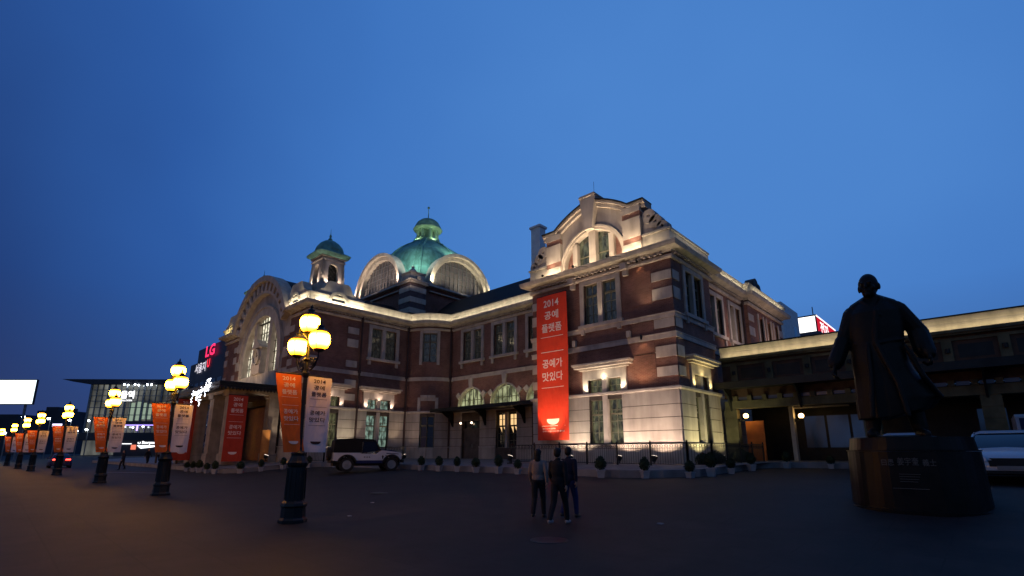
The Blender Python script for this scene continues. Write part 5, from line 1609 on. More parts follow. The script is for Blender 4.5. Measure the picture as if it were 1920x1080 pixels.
for i, (x, y, rz, l, m1) in enumerate(((-60.5, 12.0, 2.0, 'small distant person in black, right of the third street lamp banner', 'cblack'), (-57.0, 9.5, 0.4, 'small distant person in navy, left of the second street lamp', 'cnavy'), (-66.0, 14.0, 1.2, 'small distant person with a tan jacket near the lit shop front', 'ctan'), (-70.0, 10.0, 4.0, 'small distant person between the shop front and the third lamp', 'cblack'))):
    person(x, y, rz, l, M[m1], M['cblack'], M['shoe'], i % 2 == 0, 0.15, 0.98, grp='distant people in front of the new station')

# ------------------------------------------------------------------ statue
SX, SY = -1.38, 14.85
SZ = gz(SX, SY - 1.4)
st = thing('statue', 'dark bronze statue of a man in a long coat on a polished dark granite pedestal', 'statue', (SX, SY, SZ))
ptop = 1.92
b = MB()
poly = [(-2.62, 14.75), (-2.25, 13.85), (-1.75, 13.45), (-0.85, 13.38), (-0.35, 13.85), (-0.10, 14.6), (-0.15, 15.9), (-0.9, 16.6), (-1.9, 16.6), (-2.6, 15.9)]
for _ in range(2): poly = [q for i in range(len(poly)) for q in ((poly[i][0] * .8 + poly[(i + 1) % len(poly)][0] * .2, poly[i][1] * .8 + poly[(i + 1) % len(poly)][1] * .2), (poly[i][0] * .2 + poly[(i + 1) % len(poly)][0] * .8, poly[i][1] * .2 + poly[(i + 1) % len(poly)][1] * .8))]
cc = (-1.36, 15.0)
b.prism([(cc[0] + (x - cc[0]) * 1.02, cc[1] + (y - cc[1]) * 1.02) for x, y in poly], SZ - 0.12, ptop - 0.30, 0.965, cc)
b.prism([(cc[0] + (x - cc[0]) * 1.0, cc[1] + (y - cc[1]) * 1.0) for x, y in poly], ptop - 0.295, ptop - 0.27, 1.0, cc)
b.prism([(cc[0] + (x - cc[0]) * 0.95, cc[1] + (y - cc[1]) * 0.95) for x, y in poly], ptop - 0.268, ptop, 0.97, cc)
b.prism([(cc[0] + (x - cc[0]) * 1.10, cc[1] + (y - cc[1]) * 1.10) for x, y in poly], SZ - 0.2, SZ + 0.05, 1.0, cc)
pdo = b.build('pedestal', M['ped'], st)
Fp = Fr((-1.30, 13.42, 0), (0.9, -0.07, 0), (-0.07, -0.9, 0))
pl = MB()
put_text(pl, Fp, '曰愚', -0.33, 1.38, 0.15, 0.035, 0.012, 0.22); put_text(pl, Fp, '姜宇奎', 0.02, 1.40, 0.17, 0.035, 0.012, 0.36); put_text(pl, Fp, '義士', 0.37, 1.38, 0.15, 0.035, 0.012, 0.22)
for i in range(4): pl.box(Fp, -0.16, 0.20 - 0.02 * i, 0.03, 0.036, 1.15 - i * 0.05, 1.16 - i * 0.05)
pl.box(Fp, -0.30, 0.30, 0.03, 0.036, 0.86, 0.872)
pl.build('inscription', M['gold'], pdo)
b = MB()
# long coat as a folded loft
lv = [(0.20, 0.0, 0.02, 0.285, 0.25), (0.30, 0.0, 0.02, 0.29, 0.25), (0.42, 0.0, 0.01, 0.285, 0.24), (0.55, 0.0, 0.01, 0.28, 0.23), (0.68, -0.01, 0.01, 0.27, 0.215), (0.80, -0.02, 0, 0.26, 0.20), (1.02, -0.02, 0, 0.25, 0.175), (1.2, -0.01, 0, 0.265, 0.175), (1.36, 0, 0, 0.255, 0.165), (1.45, 0, 0.01, 0.20, 0.13), (1.52, 0, 0.01, 0.10, 0.09)]
P = []; m_ = 48
for z, cx_, cy_, rx, ry in lv:
    for i in range(m_):
        a = 2 * PI * i / m_; fl = max(0, (1.0 - z)) 
        k_ = 1 + 0.055 * fl * math.sin(9 * a + 1.5 * z) + 0.03 * fl * math.sin(15 * a)
        ex = 0.20 * math.exp(-((z - 0.40) / 0.20) ** 2) * max(0, math.cos(a - 0.15)) ** 2.5
        P.append((cx_ + rx * k_ * math.cos(a) + ex, cy_ + ry * k_ * math.sin(a) + 0.3 * ex, z + (0.10 * max(0, math.cos(a)) if z < 0.35 else 0)))
b.add(P, [(j * m_ + i, j * m_ + (i + 1) % m_, (j + 1) * m_ + (i + 1) % m_, (j + 1) * m_ + i) for j in range(len(lv) - 1) for i in range(m_)] + [tuple(range(m_))[::-1], tuple(range((len(lv) - 1) * m_, len(lv) * m_))])
# coat tail flying to the side, open front edge, lapels, belt
b.chain([(0.22, -0.12, 0.95), (0.33, -0.10, 0.62), (0.44, -0.02, 0.42)], [0.02, 0.03, 0.03])
b.chain([(0.02, -0.16, 1.36), (-0.03, -0.19, 1.0), (0.10, -0.26, 0.55), (0.14, -0.30, 0.22)], [0.025, 0.025, 0.03, 0.025])
b.chain([(-0.10, -0.16, 1.0), (-0.12, -0.25, 0.6), (-0.16, -0.29, 0.22)], [0.02, 0.025, 0.025])
b.chain([(-0.09, -0.07, 1.50), (0.0, -0.15, 1.36), (0.05, -0.16, 1.3)], [0.025, 0.022, 0.015]); b.chain([(0.09, -0.07, 1.50), (0.02, -0.15, 1.38)], [0.025, 0.02])
b.chain([(-0.22, -0.10, 1.02), (0, -0.18, 1.0), (0.22, -0.10, 1.03)], [0.018, 0.02, 0.018])
b.caps((0, 0.0, 1.48), (0, -0.02, 1.58), 0.062, 0.055)
b.ell((0, 0, 1.45), (0.20, 0.11, 0.08), 14, 8); b.chain([(0, 0, 1.53), (-0.17, 0, 1.42)], [0.07, 0.08]); b.chain([(0, 0, 1.53), (0.17, 0, 1.42)], [0.07, 0.08])
head(b, (-0.01, -0.04, 1.665), 1.22, -0.25)
b.ell((-0.01, -0.02, 1.70), (0.098, 0.115, 0.10))
# viewer's left arm swung out and down, holding a hat
sh, el, wr = Vector((-0.215, 0, 1.38)), Vector((-0.33, -0.01, 1.08)), Vector((-0.44, -0.10, 0.82))
b.chain([sh, el, wr], [0.085, 0.075, 0.06]); b.chain([el, wr + Vector((0.01, 0.03, 0.02))], [0.085, 0.085]); hand(b, wr + Vector((0, -0.01, -0.02)), (-0.25, -0.2, -0.9), -1, 0.7, 1.15)
# viewer's right arm: elbow out, fist at the hip
sh, el, wr = Vector((0.215, 0, 1.38)), Vector((0.38, 0.07, 1.10)), Vector((0.41, -0.09, 0.86))
b.chain([sh, el, wr], [0.09, 0.088, 0.07]); b.chain([Vector((0.36, 0.06, 1.1)), Vector((0.38, -0.02, 0.90))], [0.095, 0.095]); hand(b, wr + Vector((0, -0.01, -0.01)), (0.05, -0.25, -0.95), 1, 1.2, 1.15)
for s, fy, fx in ((-1, -0.06, -0.17), (1, 0.06, 0.24)):
    b.chain([(fx * 0.8, fy + 0.02, 0.5), (fx, fy + 0.02, 0.10)], [0.10, 0.072]); b.caps((fx, fy + 0.03, 0.045), (fx + s * 0.03, fy - 0.17, 0.035), 0.055, 0.045)
b.ell((0.0, 0.02, 0.0), (0.42, 0.28, 0.03), 20, 6)
fig = remesh(b, 'figure', M['bronze'], 0.0085, st, smooth=2)
fig.location = (-0.22, 0.0, ptop - SZ); fig.scale = (2.17, 2.17, 2.24); fig.rotation_euler = (0, 0, R(8))

# ------------------------------------------------------------------ vehicles (built with the nose towards +x)
def wheel(t, x, y, r, w, front=1):
    b = MB(); F = Fr((x, y, r), (1, 0, 0), (0, 1 if y > 0 else -1, 0))
    b.arch(F, 0, 0, r * 0.62, r * 0.97, -w / 2, w / 2, 0, 360, 28); b.arch(F, 0, 0, r * 0.9, r, -w / 2 + 0.03, w / 2 - 0.03, 0, 360, 28)
    o = b.build('wheel', M['rubber'], t, local=True)
    c = MB(); c.disc(F, 0, 0, r * 0.63, w / 2 - 0.05, 0, 360, 24); c.arch(F, 0, 0, r * 0.54, r * 0.64, w / 2 - 0.06, w / 2 - 0.01, 0, 360, 24); c.disc(F, 0, 0, 0.07, w / 2 + 0.0, 0, 360, 10)
    for k in range(5):
        a = 2 * PI * k / 5; c.slab(F, [(math.cos(a - .12) * .07, math.sin(a - .12) * .07), (math.cos(a - .16) * r * .58, math.sin(a - .16) * r * .58), (math.cos(a + .16) * r * .58, math.sin(a + .16) * r * .58), (math.cos(a + .12) * .07, math.sin(a + .12) * .07)], w / 2 - 0.06, w / 2 - 0.015)
    c.build('rim', M['rim'], o, local=True)

jp = thing('jeep', 'white jeep with navy stripe and black canvas top, parked at the kerb', 'jeep', (-26.35, 15.75, gz(-26.35, 15.75)), R(70))
SF = Fr((0, 0, 0), (1, 0, 0), (0, -1, 0))
def side_slab(mb, pts, w0, w1): mb.slab(SF, pts, w0, w1)
for x in (-1.22, 1.25):
    for y in (-0.74, 0.74): wheel(jp, x, y, 0.39, 0.25)
def arc(cx, r, a0, a1, z=0.42, n=7): return [(cx + r * math.cos(R(a0 + (a1 - a0) * i / n)), z + r * math.sin(R(a0 + (a1 - a0) * i / n))) for i in range(n + 1)]
b = MB()
body = [(-1.93, 0.62), (-1.93, 1.04), (-0.55, 1.04), (-0.42, 0.98), (0.38, 0.98), (0.62, 1.16), (0.80, 1.17), (1.75, 1.06), (1.83, 1.0), (1.83, 0.72)] + arc(1.25, 0.48, 20, 160) + [(0.75, 0.62), (-0.72, 0.62)] + arc(-1.22, 0.48, 20, 160)
b.slab(SF, body, -0.74, 0.74)
b.build('body', M['car_white'], jp, local=True)
b = MB(); b.slab(SF, [(-0.74, 0.46), (0.77, 0.46), (0.77, 0.617), (-0.74, 0.617)], -0.75, 0.75)
b.slab(SF, [(0.85, 1.178), (1.5, 1.095), (1.62, 1.1), (1.55, 1.14), (0.86, 1.22)], -0.5, 0.5)
b.slab(SF, [(0.95, 0.98), (1.66, 0.95), (1.66, 0.99), (0.95, 1.03)], -0.746, 0.746)
b.build('navy_stripe', M['car_navy'], jp, local=True)
b = MB()
for cx_ in (-1.22, 1.25):
    for s in (-1, 1):
        F = Fr((0, s * 0.74, 0), (1, 0, 0), (0, s, 0)); b.arch(F, cx_, 0.42, 0.44, 0.53, -0.02, 0.16, 12, 168, 12)
b.box(W, 1.86, 1.98, -0.75, 0.75, 0.48, 0.64); b.box(W, -2.06, -1.95, -0.75, 0.75, 0.48, 0.62); b.box(W, -1.9, 1.8, -0.5, 0.5, 0.32, 0.5)
b.build('fender_and_bumper', M['rubber'], jp, local=True)
b = MB()
tp = [(-1.95, 1.045), (-1.90, 1.70), (-1.78, 1.78), (-0.9, 1.84), (0.05, 1.80), (0.32, 1.74), (0.62, 1.18), (0.54, 1.18), (0.26, 1.66), (-0.40, 1.70), (-0.42, 1.045)]
b.slab(SF, tp, -0.70, 0.70)
b.build('canvas_top', M['canvas'], jp, local=True)
b = MB()
for s in (-1, 1):
    F = Fr((0, s * 0.72, 0), (1, 0, 0), (0, s, 0))
    for a, c in (((-0.40, 1.0), (-0.36, 1.68)), ((0.62, 1.16), (0.30, 1.70)), ((-0.40, 1.67), (0.30, 1.68))): b.tube([F.p(a[0], 0, a[1]), F.p(c[0], 0, c[1])], 0.025, 6)
    b.tube([F.p(0.56, 0.02, 1.16), F.p(0.50, 0.16, 1.24)], 0.012, 5); b.ell(F.p(0.48, 0.2, 1.3), (0.03, 0.08, 0.07), 10, 6)
b.tube([(0.66, -0.70, 1.17), (0.66, 0.70, 1.17)], 0.03, 6)
b.tube([(0.9, -0.6, 1.1), (0.9, -0.6, 1.45)], 0.03, 6)
b.build('windscreen_frame', M['iron'], jp, local=True)
b = MB(); b.add([(0.60, -0.68, 1.2), (0.60, 0.68, 1.2), (0.31, 0.68, 1.70), (0.31, -0.68, 1.70)], [(0, 1, 2, 3)]); b.build('windscreen', M['carglass'], jp, local=True)
b = MB(); b.add([(-0.38, -0.715, 1.02), (0.55, -0.715, 1.16), (0.28, -0.715, 1.64), (-0.36, -0.715, 1.66)], [(0, 1, 2, 3)]); b.build('side_window', M['carglass'], jp, local=True)
for s in (-1, 1):
    b = MB(); b.lathe((1.84, s * 0.5, 0.86), [(0.09, 0), (0.09, 0.02)], 12); b.v = [(1.84 + (z - 0.86), y, 0.86 + (x - 1.84)) for x, y, z in b.v]; b.build('headlight', M['lampglass'], jp, local=True)
b = MB(); F = Fr((-2.08, 0.15, 0.98), (0, 1, 0), (-1, 0, 0)); b.arch(F, 0, 0, 0.2, 0.36, -0.1, 0.1, 0, 360, 24); b.disc(F, 0, 0, 0.22, 0.06, 0, 360, 20); b.build('spare_wheel', M['rubber'], jp, local=True)
b = MB()
F = Fr((0, -0.745, 0), (1, 0, 0), (0, -1, 0))
for k, (u, w_) in enumerate(((-0.30, .07), (-0.20, .05), (-0.11, .06), (-0.01, .07))): b.box(F, u, u + w_ * 0.5, 0, 0.004, 0.76, 0.84); b.box(F, u, u + w_, 0, 0.004, 0.80 - 0.03 * (k % 2), 0.815 - 0.03 * (k % 2))
b.box(F, 0.72, 0.78, 0, 0.004, 0.70, 0.90); b.box(F, 0.69, 0.81, 0, 0.004, 0.80, 0.84); b.box(F, 0.88, 1.0, 0, 0.004, 0.86, 0.89)
b.build('side_marks', M['inkb'], jp, local=True)

def sedan(x, y, rz, label, paint, s=1.0, grp='parked saloon cars'):
    t = thing('parked_car', label, 'car', (x, y, gz(x, y)), rz, grp); t.scale = (s, s, s)
    # body as lofted sections along the length
    secs = [(-2.30, 0.30, 0.62, 0.72), (-2.22, 0.24, 0.90, 0.80), (-1.7, 0.22, 1.00, 0.86), (-0.6, 0.20, 0.96, 0.90), (0.6, 0.20, 0.95, 0.90), (1.15, 0.20, 0.94, 0.90), (1.7, 0.20, 0.84, 0.88), (2.15, 0.22, 0.70, 0.80), (2.32, 0.30, 0.52, 0.62)]
    P = []; ring = []
    b = MB()
    def sec(z0, z1, w):
        return [(-w * 0.94, z0), (-w, z0 + 0.12), (-w * 1.0, z0 + (z1 - z0) * 0.62), (-w * 0.93, z1 - 0.05), (-w * 0.6, z1), (0, z1 + 0.02), (w * 0.6, z1), (w * 0.93, z1 - 0.05), (w, z0 + (z1 - z0) * 0.62), (w, z0 + 0.12), (w * 0.94, z0)]
    for xx, z0, z1, w in secs: P += [(xx, yy, z) for yy, z in sec(z0, z1, w)]
    n_ = 11
    b.add(P, [(j * n_ + i, j * n_ + (i + 1) % n_, (j + 1) * n_ + (i + 1) % n_, (j + 1) * n_ + i) for j in range(len(secs) - 1) for i in range(n_)] + [tuple(range(n_)), tuple(range((len(secs) - 1) * n_, len(secs) * n_))])
    b.build('body', paint, t, smooth=True, local=True)
    c = MB()
    cs = [(-1.75, 0.96, 0.97, 0.74), (-1.15, 0.95, 1.36, 0.60), (-0.5, 0.95, 1.45, 0.58), (0.15, 0.95, 1.43, 0.59), (0.55, 0.94, 1.30, 0.64), (1.20, 0.93, 0.94, 0.76)]
    P = []
    for xx, z0, z1, w in cs: P += [(xx, -0.80, z0), (xx, -w - 0.02, z1 - 0.10 * (z1 - z0)), (xx, -w * 0.8, z1), (xx, w * 0.8, z1), (xx, w + 0.02, z1 - 0.10 * (z1 - z0)), (xx, 0.80, z0)]
    c.add(P, [(j * 6 + i, j * 6 + (i + 1) % 6, (j + 1) * 6 + (i + 1) % 6, (j + 1) * 6 + i) for j in range(len(cs) - 1) for i in range(6)])
    c.build('cabin_glass', M['carglass'], t, smooth=True, local=True)
    r_ = MB()
    P = []
    for xx, z1, w in ((-1.12, 1.375, 0.58), (-0.5, 1.468, 0.575), (0.15, 1.448, 0.585), (0.46, 1.36, 0.61)): P += [(xx, -w, z1 - 0.05), (xx, -w * .8, z1), (xx, w * .8, z1), (xx, w, z1 - 0.05)]
    r_.add(P, [(j * 4 + i, j * 4 + i + 1, (j + 1) * 4 + i + 1, (j + 1) * 4 + i) for j in range(3) for i in range(3)])
    for s_ in (-1, 1):
        r_.tube([(0.48, s_ * 0.63, 1.33), (1.22, s_ * 0.79, 0.93)], 0.032, 6); r_.tube([(-0.45, s_ * 0.60, 1.42), (-0.45, s_ * 0.82, 0.94)], 0.03, 6); r_.tube([(-1.1, s_ * 0.60, 1.36), (-1.75, s_ * 0.76, 0.95)], 0.05, 6)
    r_.build('roof', paint, t, smooth=True, local=True)
    for xx in (-1.4, 1.42):
        for yy in (-0.80, 0.80): wheel(t, xx, yy, 0.32, 0.2)
    g_ = MB(); g_.prism([(2.255, -0.42), (2.33, -0.40), (2.33, 0.40), (2.255, 0.42)], 0.44, 0.60)
    g_.slab(Fr((2.20, 0, 0), (0, 1, 0), (1, 0, 0)), [(-0.38, 0.66), (-0.25, 0.49), (0.25, 0.49), (0.38, 0.66)], -0.1, 0.12)
    g_.box(W, 2.2, 2.335, -0.5, 0.5, 0.26, 0.34); g_.build('grille', M['iron'], t, local=True)
    for s_ in (-1, 1):
        h_ = MB(); h_.add([(2.26, s_ * 0.44, 0.64), (2.10, s_ * 0.76, 0.69), (2.02, s_ * 0.80, 0.74), (2.12, s_ * 0.50, 0.75), (2.30, s_ * 0.44, 0.56), (2.17, s_ * 0.78, 0.58)], [(0, 1, 2, 3), (0, 4, 5, 1)]); h_.v = [(a + 0.02, b_, c_ + 0.01) for a, b_, c_ in h_.v]; h_.build('headlight', M['lampglass'], t, local=True)
        m2 = MB(); m2.ell((0.95, s_ * 0.93, 0.98), (0.07, 0.10, 0.06), 10, 6); m2.build('mirror', paint, t, smooth=True, local=True)
        k_ = MB(); k_.box(W, -2.31, -2.24, s_ * 0.45 - 0.2, s_ * 0.45 + 0.2, 0.66, 0.78); k_.build('tail_light', mat('red lens %s' % label[:8], (0.25, 0.01, 0.01), 0.3), t, local=True)
    p = MB(); p.box(W, 2.33, 2.345, -0.26, 0.26, 0.36, 0.46); p.build('number_plate', M['steel'], t, local=True)
    return t
sedan(0.37, 23.6, R(-90), 'pale blue white saloon car with its bonnet towards the plaza, beside the statue pedestal', M['car_silver'], 1.12)
sedan(-2.5, 26.2, R(-90), 'silver saloon car mostly hidden, its roof showing between the statue legs', M['car_silver'], 1.12)
rc = sedan(-75.0, 9.3, R(180), 'distant dark car with red tail lights beyond the fourth lamp', M['car_navy'], 1.0, 'cars on the left of the plaza')
for s_ in (-1, 1):
    k_ = MB(); k_.box(W, -2.34, -2.315, s_ * 0.5 - 0.2, s_ * 0.5 + 0.2, 0.80, 0.92); k_.build('lit_tail_light', M['tail'], rc, local=True)
rc.rotation_euler = (0, 0, R(178)); rc.location = (-72.0, 6.6, gz(0, 6.6))
vn = thing('parked_van', 'pale box van behind the saloon at the right edge', 'van', (1.75, 27.6, gz(0, 27.6)), R(-90))
b = MB(); b.slab(SF, [(-2.5, 0.4), (-2.5, 2.1), (-2.35, 2.2), (1.1, 2.2), (1.3, 2.1), (2.0, 1.25), (2.45, 1.05), (2.5, 0.4)], -0.9, 0.9); b.build('body', mat('dull van paint', (0.22, 0.21, 0.23), 0.4), vn, local=True)
b = MB(); b.add([(1.36, -0.8, 2.05), (1.36, 0.8, 2.05), (1.99, 0.82, 1.3), (1.99, -0.82, 1.3)], [(0, 1, 2, 3)]); b.build('windscreen', M['carglass'], vn, local=True)
for x in (-1.6, 1.7):
    for y in (-0.8, 0.8): wheel(vn, x, y, 0.34, 0.22)
for s_ in (-1, 1):
    b = MB(); b.box(W, 2.49, 2.52, s_ * 0.68 - 0.14, s_ * 0.68 + 0.14, 0.78, 0.95); b.build('headlight', M['lampglass'], vn, local=True)

# ------------------------------------------------------------------ distant things on the left
FH = Vector((-0.685025, 0.728519, 0)); RT = Vector((0.728519, 0.685025, 0))
def far(D): return Fr(FH * D, RT, -FH)
# image pixels of far things turned into (across, up) at a chosen distance
def at(D, px, py):
    h = 908.6 - (640 - py) * 0.21804
    return (px - 960) * D / h, 1.6 + D * (203.0 + (640 - py) * 0.97594) / h
D_ = 160.0; FN = far(D_)
def U_(px, py=760): return at(D_, px, py)[0]
def Z_(py): return at(D_, 0, py)[1]
k = D_ / 940.0
ns = thing('modern_station', 'modern glass station hall with a wide thin roof, lit sign and purple lights', 'building', tuple(FN.p(U_(230), 0, 0)))
b = MB(); b.slab(FN, [(U_(118, 712), Z_(711)), (U_(372, 712), Z_(712)), (U_(372, 712), Z_(721)), (U_(175, 720), Z_(721)), (U_(140, 716), Z_(716))], -30, 0.5); b.build('roof', M['fardark'], ns)
HL = U_(172, 722); HR = U_(372, 722)
b = MB(); b.box(FN, HL, HR, -28, -0.6, 0.6, Z_(721)); b.build('glass_hall', glass_mat('grey lit hall glass', (0.03, 0.035, 0.04), 0.15, emit=(0.27, 0.27, 0.23), es=0.7, nscale=0.15), ns)
for i in range(19):
    u = HL + (HR - HL) * i / 18.0
    b = MB(); b.box(FN, u - (0.1 if i % 3 else 0.3), u + (0.1 if i % 3 else 0.3), -0.5, -0.1, 7.5, Z_(721)); b.build('mullion', M['steel'], ns)
for py in (731, 742, 752, 764, 778):
    b = MB(); b.box(FN, HL, HR, -0.45, -0.15, Z_(py) - 0.1, Z_(py) + 0.1); b.build('transom', M['steel'], ns)
gp = glow('pale green hall light', (0.36, 0.47, 0.36), 0.75)
for i, (a, c, t0, t1) in enumerate(((238, 248, 755, 789), (250, 259, 753, 788), (261, 270, 755, 786), (272, 281, 757, 786), (285, 292, 766, 788), (301, 312, 770, 788))):
    b = MB(); b.box(FN, U_(a, 775), U_(c, 775), -0.6, -0.55, Z_(t1), Z_(t0)); b.build('lit_glass_panel', gp, ns)
b = MB(); b.box(FN, U_(228, 793), HR + 2, -0.4, 1.2, Z_(796), Z_(790)); b.box(FN, U_(150, 815), HR + 2, -0.4, 4, Z_(826), Z_(812)); b.build('balcony', M['fardark'], ns)
b = MB(); b.box(FN, U_(232, 797), U_(301, 797), 1.2, 1.4, Z_(798), Z_(797))
for px in (262, 299): b.box(FN, U_(px, 800), U_(px, 800) + 0.4, 1.2, 1.4, Z_(808), Z_(797))
b.build('purple_lights', glow('purple tube light', (0.42, 0.30, 1.0), 3), ns)
b = MB(); put_text(b, FN, '서울역', U_(233, 741), Z_(741), 2.6, 0.1, 0.03, 40 * k); put_text(b, FN, 'SEOUL STATION', U_(237, 751), Z_(751), 0.75, 0.1, 0.02, 22 * k); b.build('sign_lettering', glow('white sign light', (1, 1, 1), 2.2), ns)
for px, py in ((236, 720), (243, 721), (256, 720), (263, 721), (279, 720), (287, 720), (236, 799), (252, 800), (271, 799)):
    b = MB(); b.ell(FN.p(U_(px, py), 0.6, Z_(py + 1.5)), (0.22, 0.22, 0.22), 8, 5); b.build('downlight', M['whitelamp'], ns)
# storefront in front of it
D2 = 118.0; k2 = D2 / 950; F2 = far(D2)
u2 = lambda px, py=832: at(D2, px, py)[0]
z2 = lambda py: at(D2, 0, py)[1]
sh_ = thing('shop_kiosk', 'small shop with a white lit sign and canopy before the glass station', 'shop', tuple(F2.p(u2(250), 0, 0.8)))
b = MB(); b.box(F2, u2(215), u2(330), -6, 0, 0.75, z2(826)); b.build('shell', M['fardark'], sh_)
b = MB(); put_text(b, F2, 'Storyway', u2(281), z2(830), 0.85, 0.08, 0.03, 30 * k2); b.arch(F2, u2(261), z2(830), 0.2, 0.32, 0.04, 0.08, 150, 400, 12); b.build('sign_lettering', glow('white shop sign', (1, 1, 1), 2.5), sh_)
b = MB(); b.slab(F2, [(u2(258), z2(835)), (u2(301), z2(835)), (u2(288), z2(838.5)), (u2(266), z2(841))], 0.02, 0.2); b.slab(F2, [(u2(217), z2(831.5)), (u2(247), z2(831.5)), (u2(247), z2(832.8)), (u2(217), z2(832.8))], 0.02, 0.2); b.build('lit_window', glow('white shop window', (0.95, 0.97, 1.0), 2.0), sh_)
b = MB(); b.box(F2, u2(248), u2(256), 0.02, 0.3, z2(843), z2(834)); b.build('red_sign', glow('orange red sign', (1.0, 0.25, 0.15), 1.0), sh_)
# tower with red and white signs
TW = thing('office_tower', 'dark office block with red and white lit sign letters behind the old station', 'building', (-150, 39, 0.8))
F3 = Fr((0, 39, 0), (1, 0, 0), (0, -1, 0))
b = MB(); b.box(F3, -162, -128, -20, 0, 0.6, 25.6); b.box(F3, -158, -130, -18, -0.5, 25.6, 29.5); b.build('wall', M['farwall'], TW)
for i in range(7):
    for j in range(4):
        b = MB(); b.box(F3, -160 + i * 4.6, -157 + i * 4.6, 0, 0.05, 3.0 + j * 4.6, 6 + j * 4.6); b.build('window', M['glass'], TW)
b = MB(); put_text(b, F3, 'LG', -144.8, 27.5, 4.0, 0.3, 0.03, 7.4); b.build('red_sign', glow('pink red neon', (1.0, 0.03, 0.13), 1.6), TW)
b = MB(); put_text(b, F3, 'U', -145.0, 24.2, 3.0, 0.3, 0.03, 2.2); b.build('red_letter', glow('red neon', (1.0, 0.03, 0.06), 1.6), TW)
b = MB(); put_text(b, F3, '서울지', -151.5, 23.6, 2.9, 0.3, 0.01, 9.2); b.build('white_sign', glow('white neon', (0.95, 0.9, 1.0), 1.1), TW)
# string lights standing in for an unclear lit shape on the portico canopy
il = thing('string_lights', 'bright white string lights standing in for a lit shape over the left edge of the portico canopy', 'string lights', (-47.5, 11.6, 6.6))
b = MB(); rnd = random.Random(5)
w = MB()
def strand(p0, p1, sag, n):
    pts = []
    for i in range(n + 1):
        t_ = i / n; p = Vector(p0).lerp(Vector(p1), t_); p.z -= sag * math.sin(PI * t_); pts.append(p)
        q = p + Vector((rnd.uniform(-.07, .07), rnd.uniform(-.07, .07), rnd.uniform(-.08, .08))); b.ell(q, (0.038, 0.038, 0.042), 6, 4)
    w.tube(pts, 0.008, 3)
for i in range(2): strand((-46.4 + rnd.uniform(-.3, .3), 11.6, 6.15 + .13 * i), (-42.4 + rnd.uniform(-.3, .3), 11.6, 6.6 + .13 * i), 0.12 + 0.05 * i, 30)
for x, z0, z1 in ((-46.5, 6.4, 4.9), (-45.3, 6.3, 5.6), (-44.3, 6.5, 5.1), (-43.2, 7.1, 5.9), (-42.5, 7.1, 6.2)): strand((x, 11.6, z0), (x + rnd.uniform(-.15, .15), 11.6, z1), 0, 13)
b.build('bulb', M['bulb'], il); w.build('wire', M['iron'], il)
# bare branched tree carrying them
def bare_tree(x, y, h, seed, label):
    t = thing('bare_tree', label, 'tree', (x, y, gz(x, y) + 0.28)); rnd = random.Random(seed); b = MB(); lf = MB()
    def grow(p, d, L, r, lev):
        q = p + d * L; b.tube([p, p.lerp(q, .5) + Vector((rnd.uniform(-.05, .05), rnd.uniform(-.05, .05), 0)) * L, q], [r, r * .85, r * .65], 6)
        if lev == 0:
            for _ in range(7):
                c = q + Vector((rnd.gauss(0, .16), rnd.gauss(0, .16), rnd.gauss(0, .14))); a = Vector((rnd.gauss(0, 1), rnd.gauss(0, 1), rnd.gauss(0, 1))).normalized(); e = a.orthogonal().normalized()
                lf.add([c - a * .05, c + e * .03, c + a * .05, c - e * .03], [(0, 1, 2, 3)])
            return
        for _ in range(3): grow(q, (d + Vector((rnd.uniform(-.8, .8), rnd.uniform(-.8, .8), rnd.uniform(-.1, .5)))).normalized(), L * .68, r * .62, lev - 1)
    grow(Vector((x, y, gz(x, y) + 0.25)), Vector((0, 0, 1)), h * .34, 0.09, 4)
    b.build('trunk', M['bark'], t); lf.build('crown', M['leaf'], t)
bare_tree(-52.6, 12.6, 6.2, 4, 'dark thin tree left of the portico under the white string lights')
bare_tree(-58.5, 12.3, 5.0, 9, 'smaller dark tree farther left behind the second street lamp')
# big bright screen
D4 = 95.0; F4 = far(D4)
sr = at(D4, 64, 736)[0]; zt = at(D4, 30, 713)[1]; zb_ = at(D4, 30, 757)[1]
sc_ = thing('screen_billboard', 'large blank glowing white screen at the left edge above the plaza', 'billboard', tuple(F4.p(sr - 5, 0, 0)))
b = MB(); b.box(F4, sr - 16, sr + 0.12, -0.4, 0, zb_ - 0.15, zt + 0.15); b.build('casing', M['fardark'], sc_)
b = MB(); b.box(F4, sr - 15.8, sr, 0.004, 0.05, zb_, zt); b.build('screen', glow('white screen', (0.82, 0.97, 1.0), 2.2), sc_)
for x in (sr - 8.5, sr - 2):
    b = MB(); b.box(F4, x, x + 0.3, -0.9, -0.6, 0, zb_); b.build('support', M['steel'], sc_)
# distant dark blocks
for i, (D, a, c, py, lab) in enumerate(((230, -40, 66, 785, 'low distant dark block under the glowing screen'), (260, 60, 118, 770, 'distant dark block with a stepped roof left of the glass station'), (300, 118, 160, 782, 'hazy distant block just left of the glass station'), (140, 345, 374, 750, 'dark distant block behind the second street lamp'))):
    F = far(D); t = thing('distant_building', lab, 'building', tuple(F.p(at(D, a, 820)[0], 0, 0)), 0, 'distant dark blocks')
    ua, uc, zt = at(D, a, 820)[0], at(D, c, 820)[0], at(D, 0, py)[1]
    b = MB(); b.box(F, ua, uc, -20, 0, 0, zt); b.box(F, ua + (uc - ua) * .1, ua + (uc - ua) * .5, -15, -3, zt, zt + 2.2); b.build('wall', M['fardark'], t)
    rnd = random.Random(i)
    for r_ in range(3):
        for q in range(7):
            if rnd.random() < 0.3: continue
            uu = ua + (uc - ua) * (q + .2) / 7; b = MB(); b.box(F, uu, uu + (uc - ua) * .07, 0, 0.05, 3 + r_ * 3.4, 4.6 + r_ * 3.4); b.build('window', M['glass'], t)
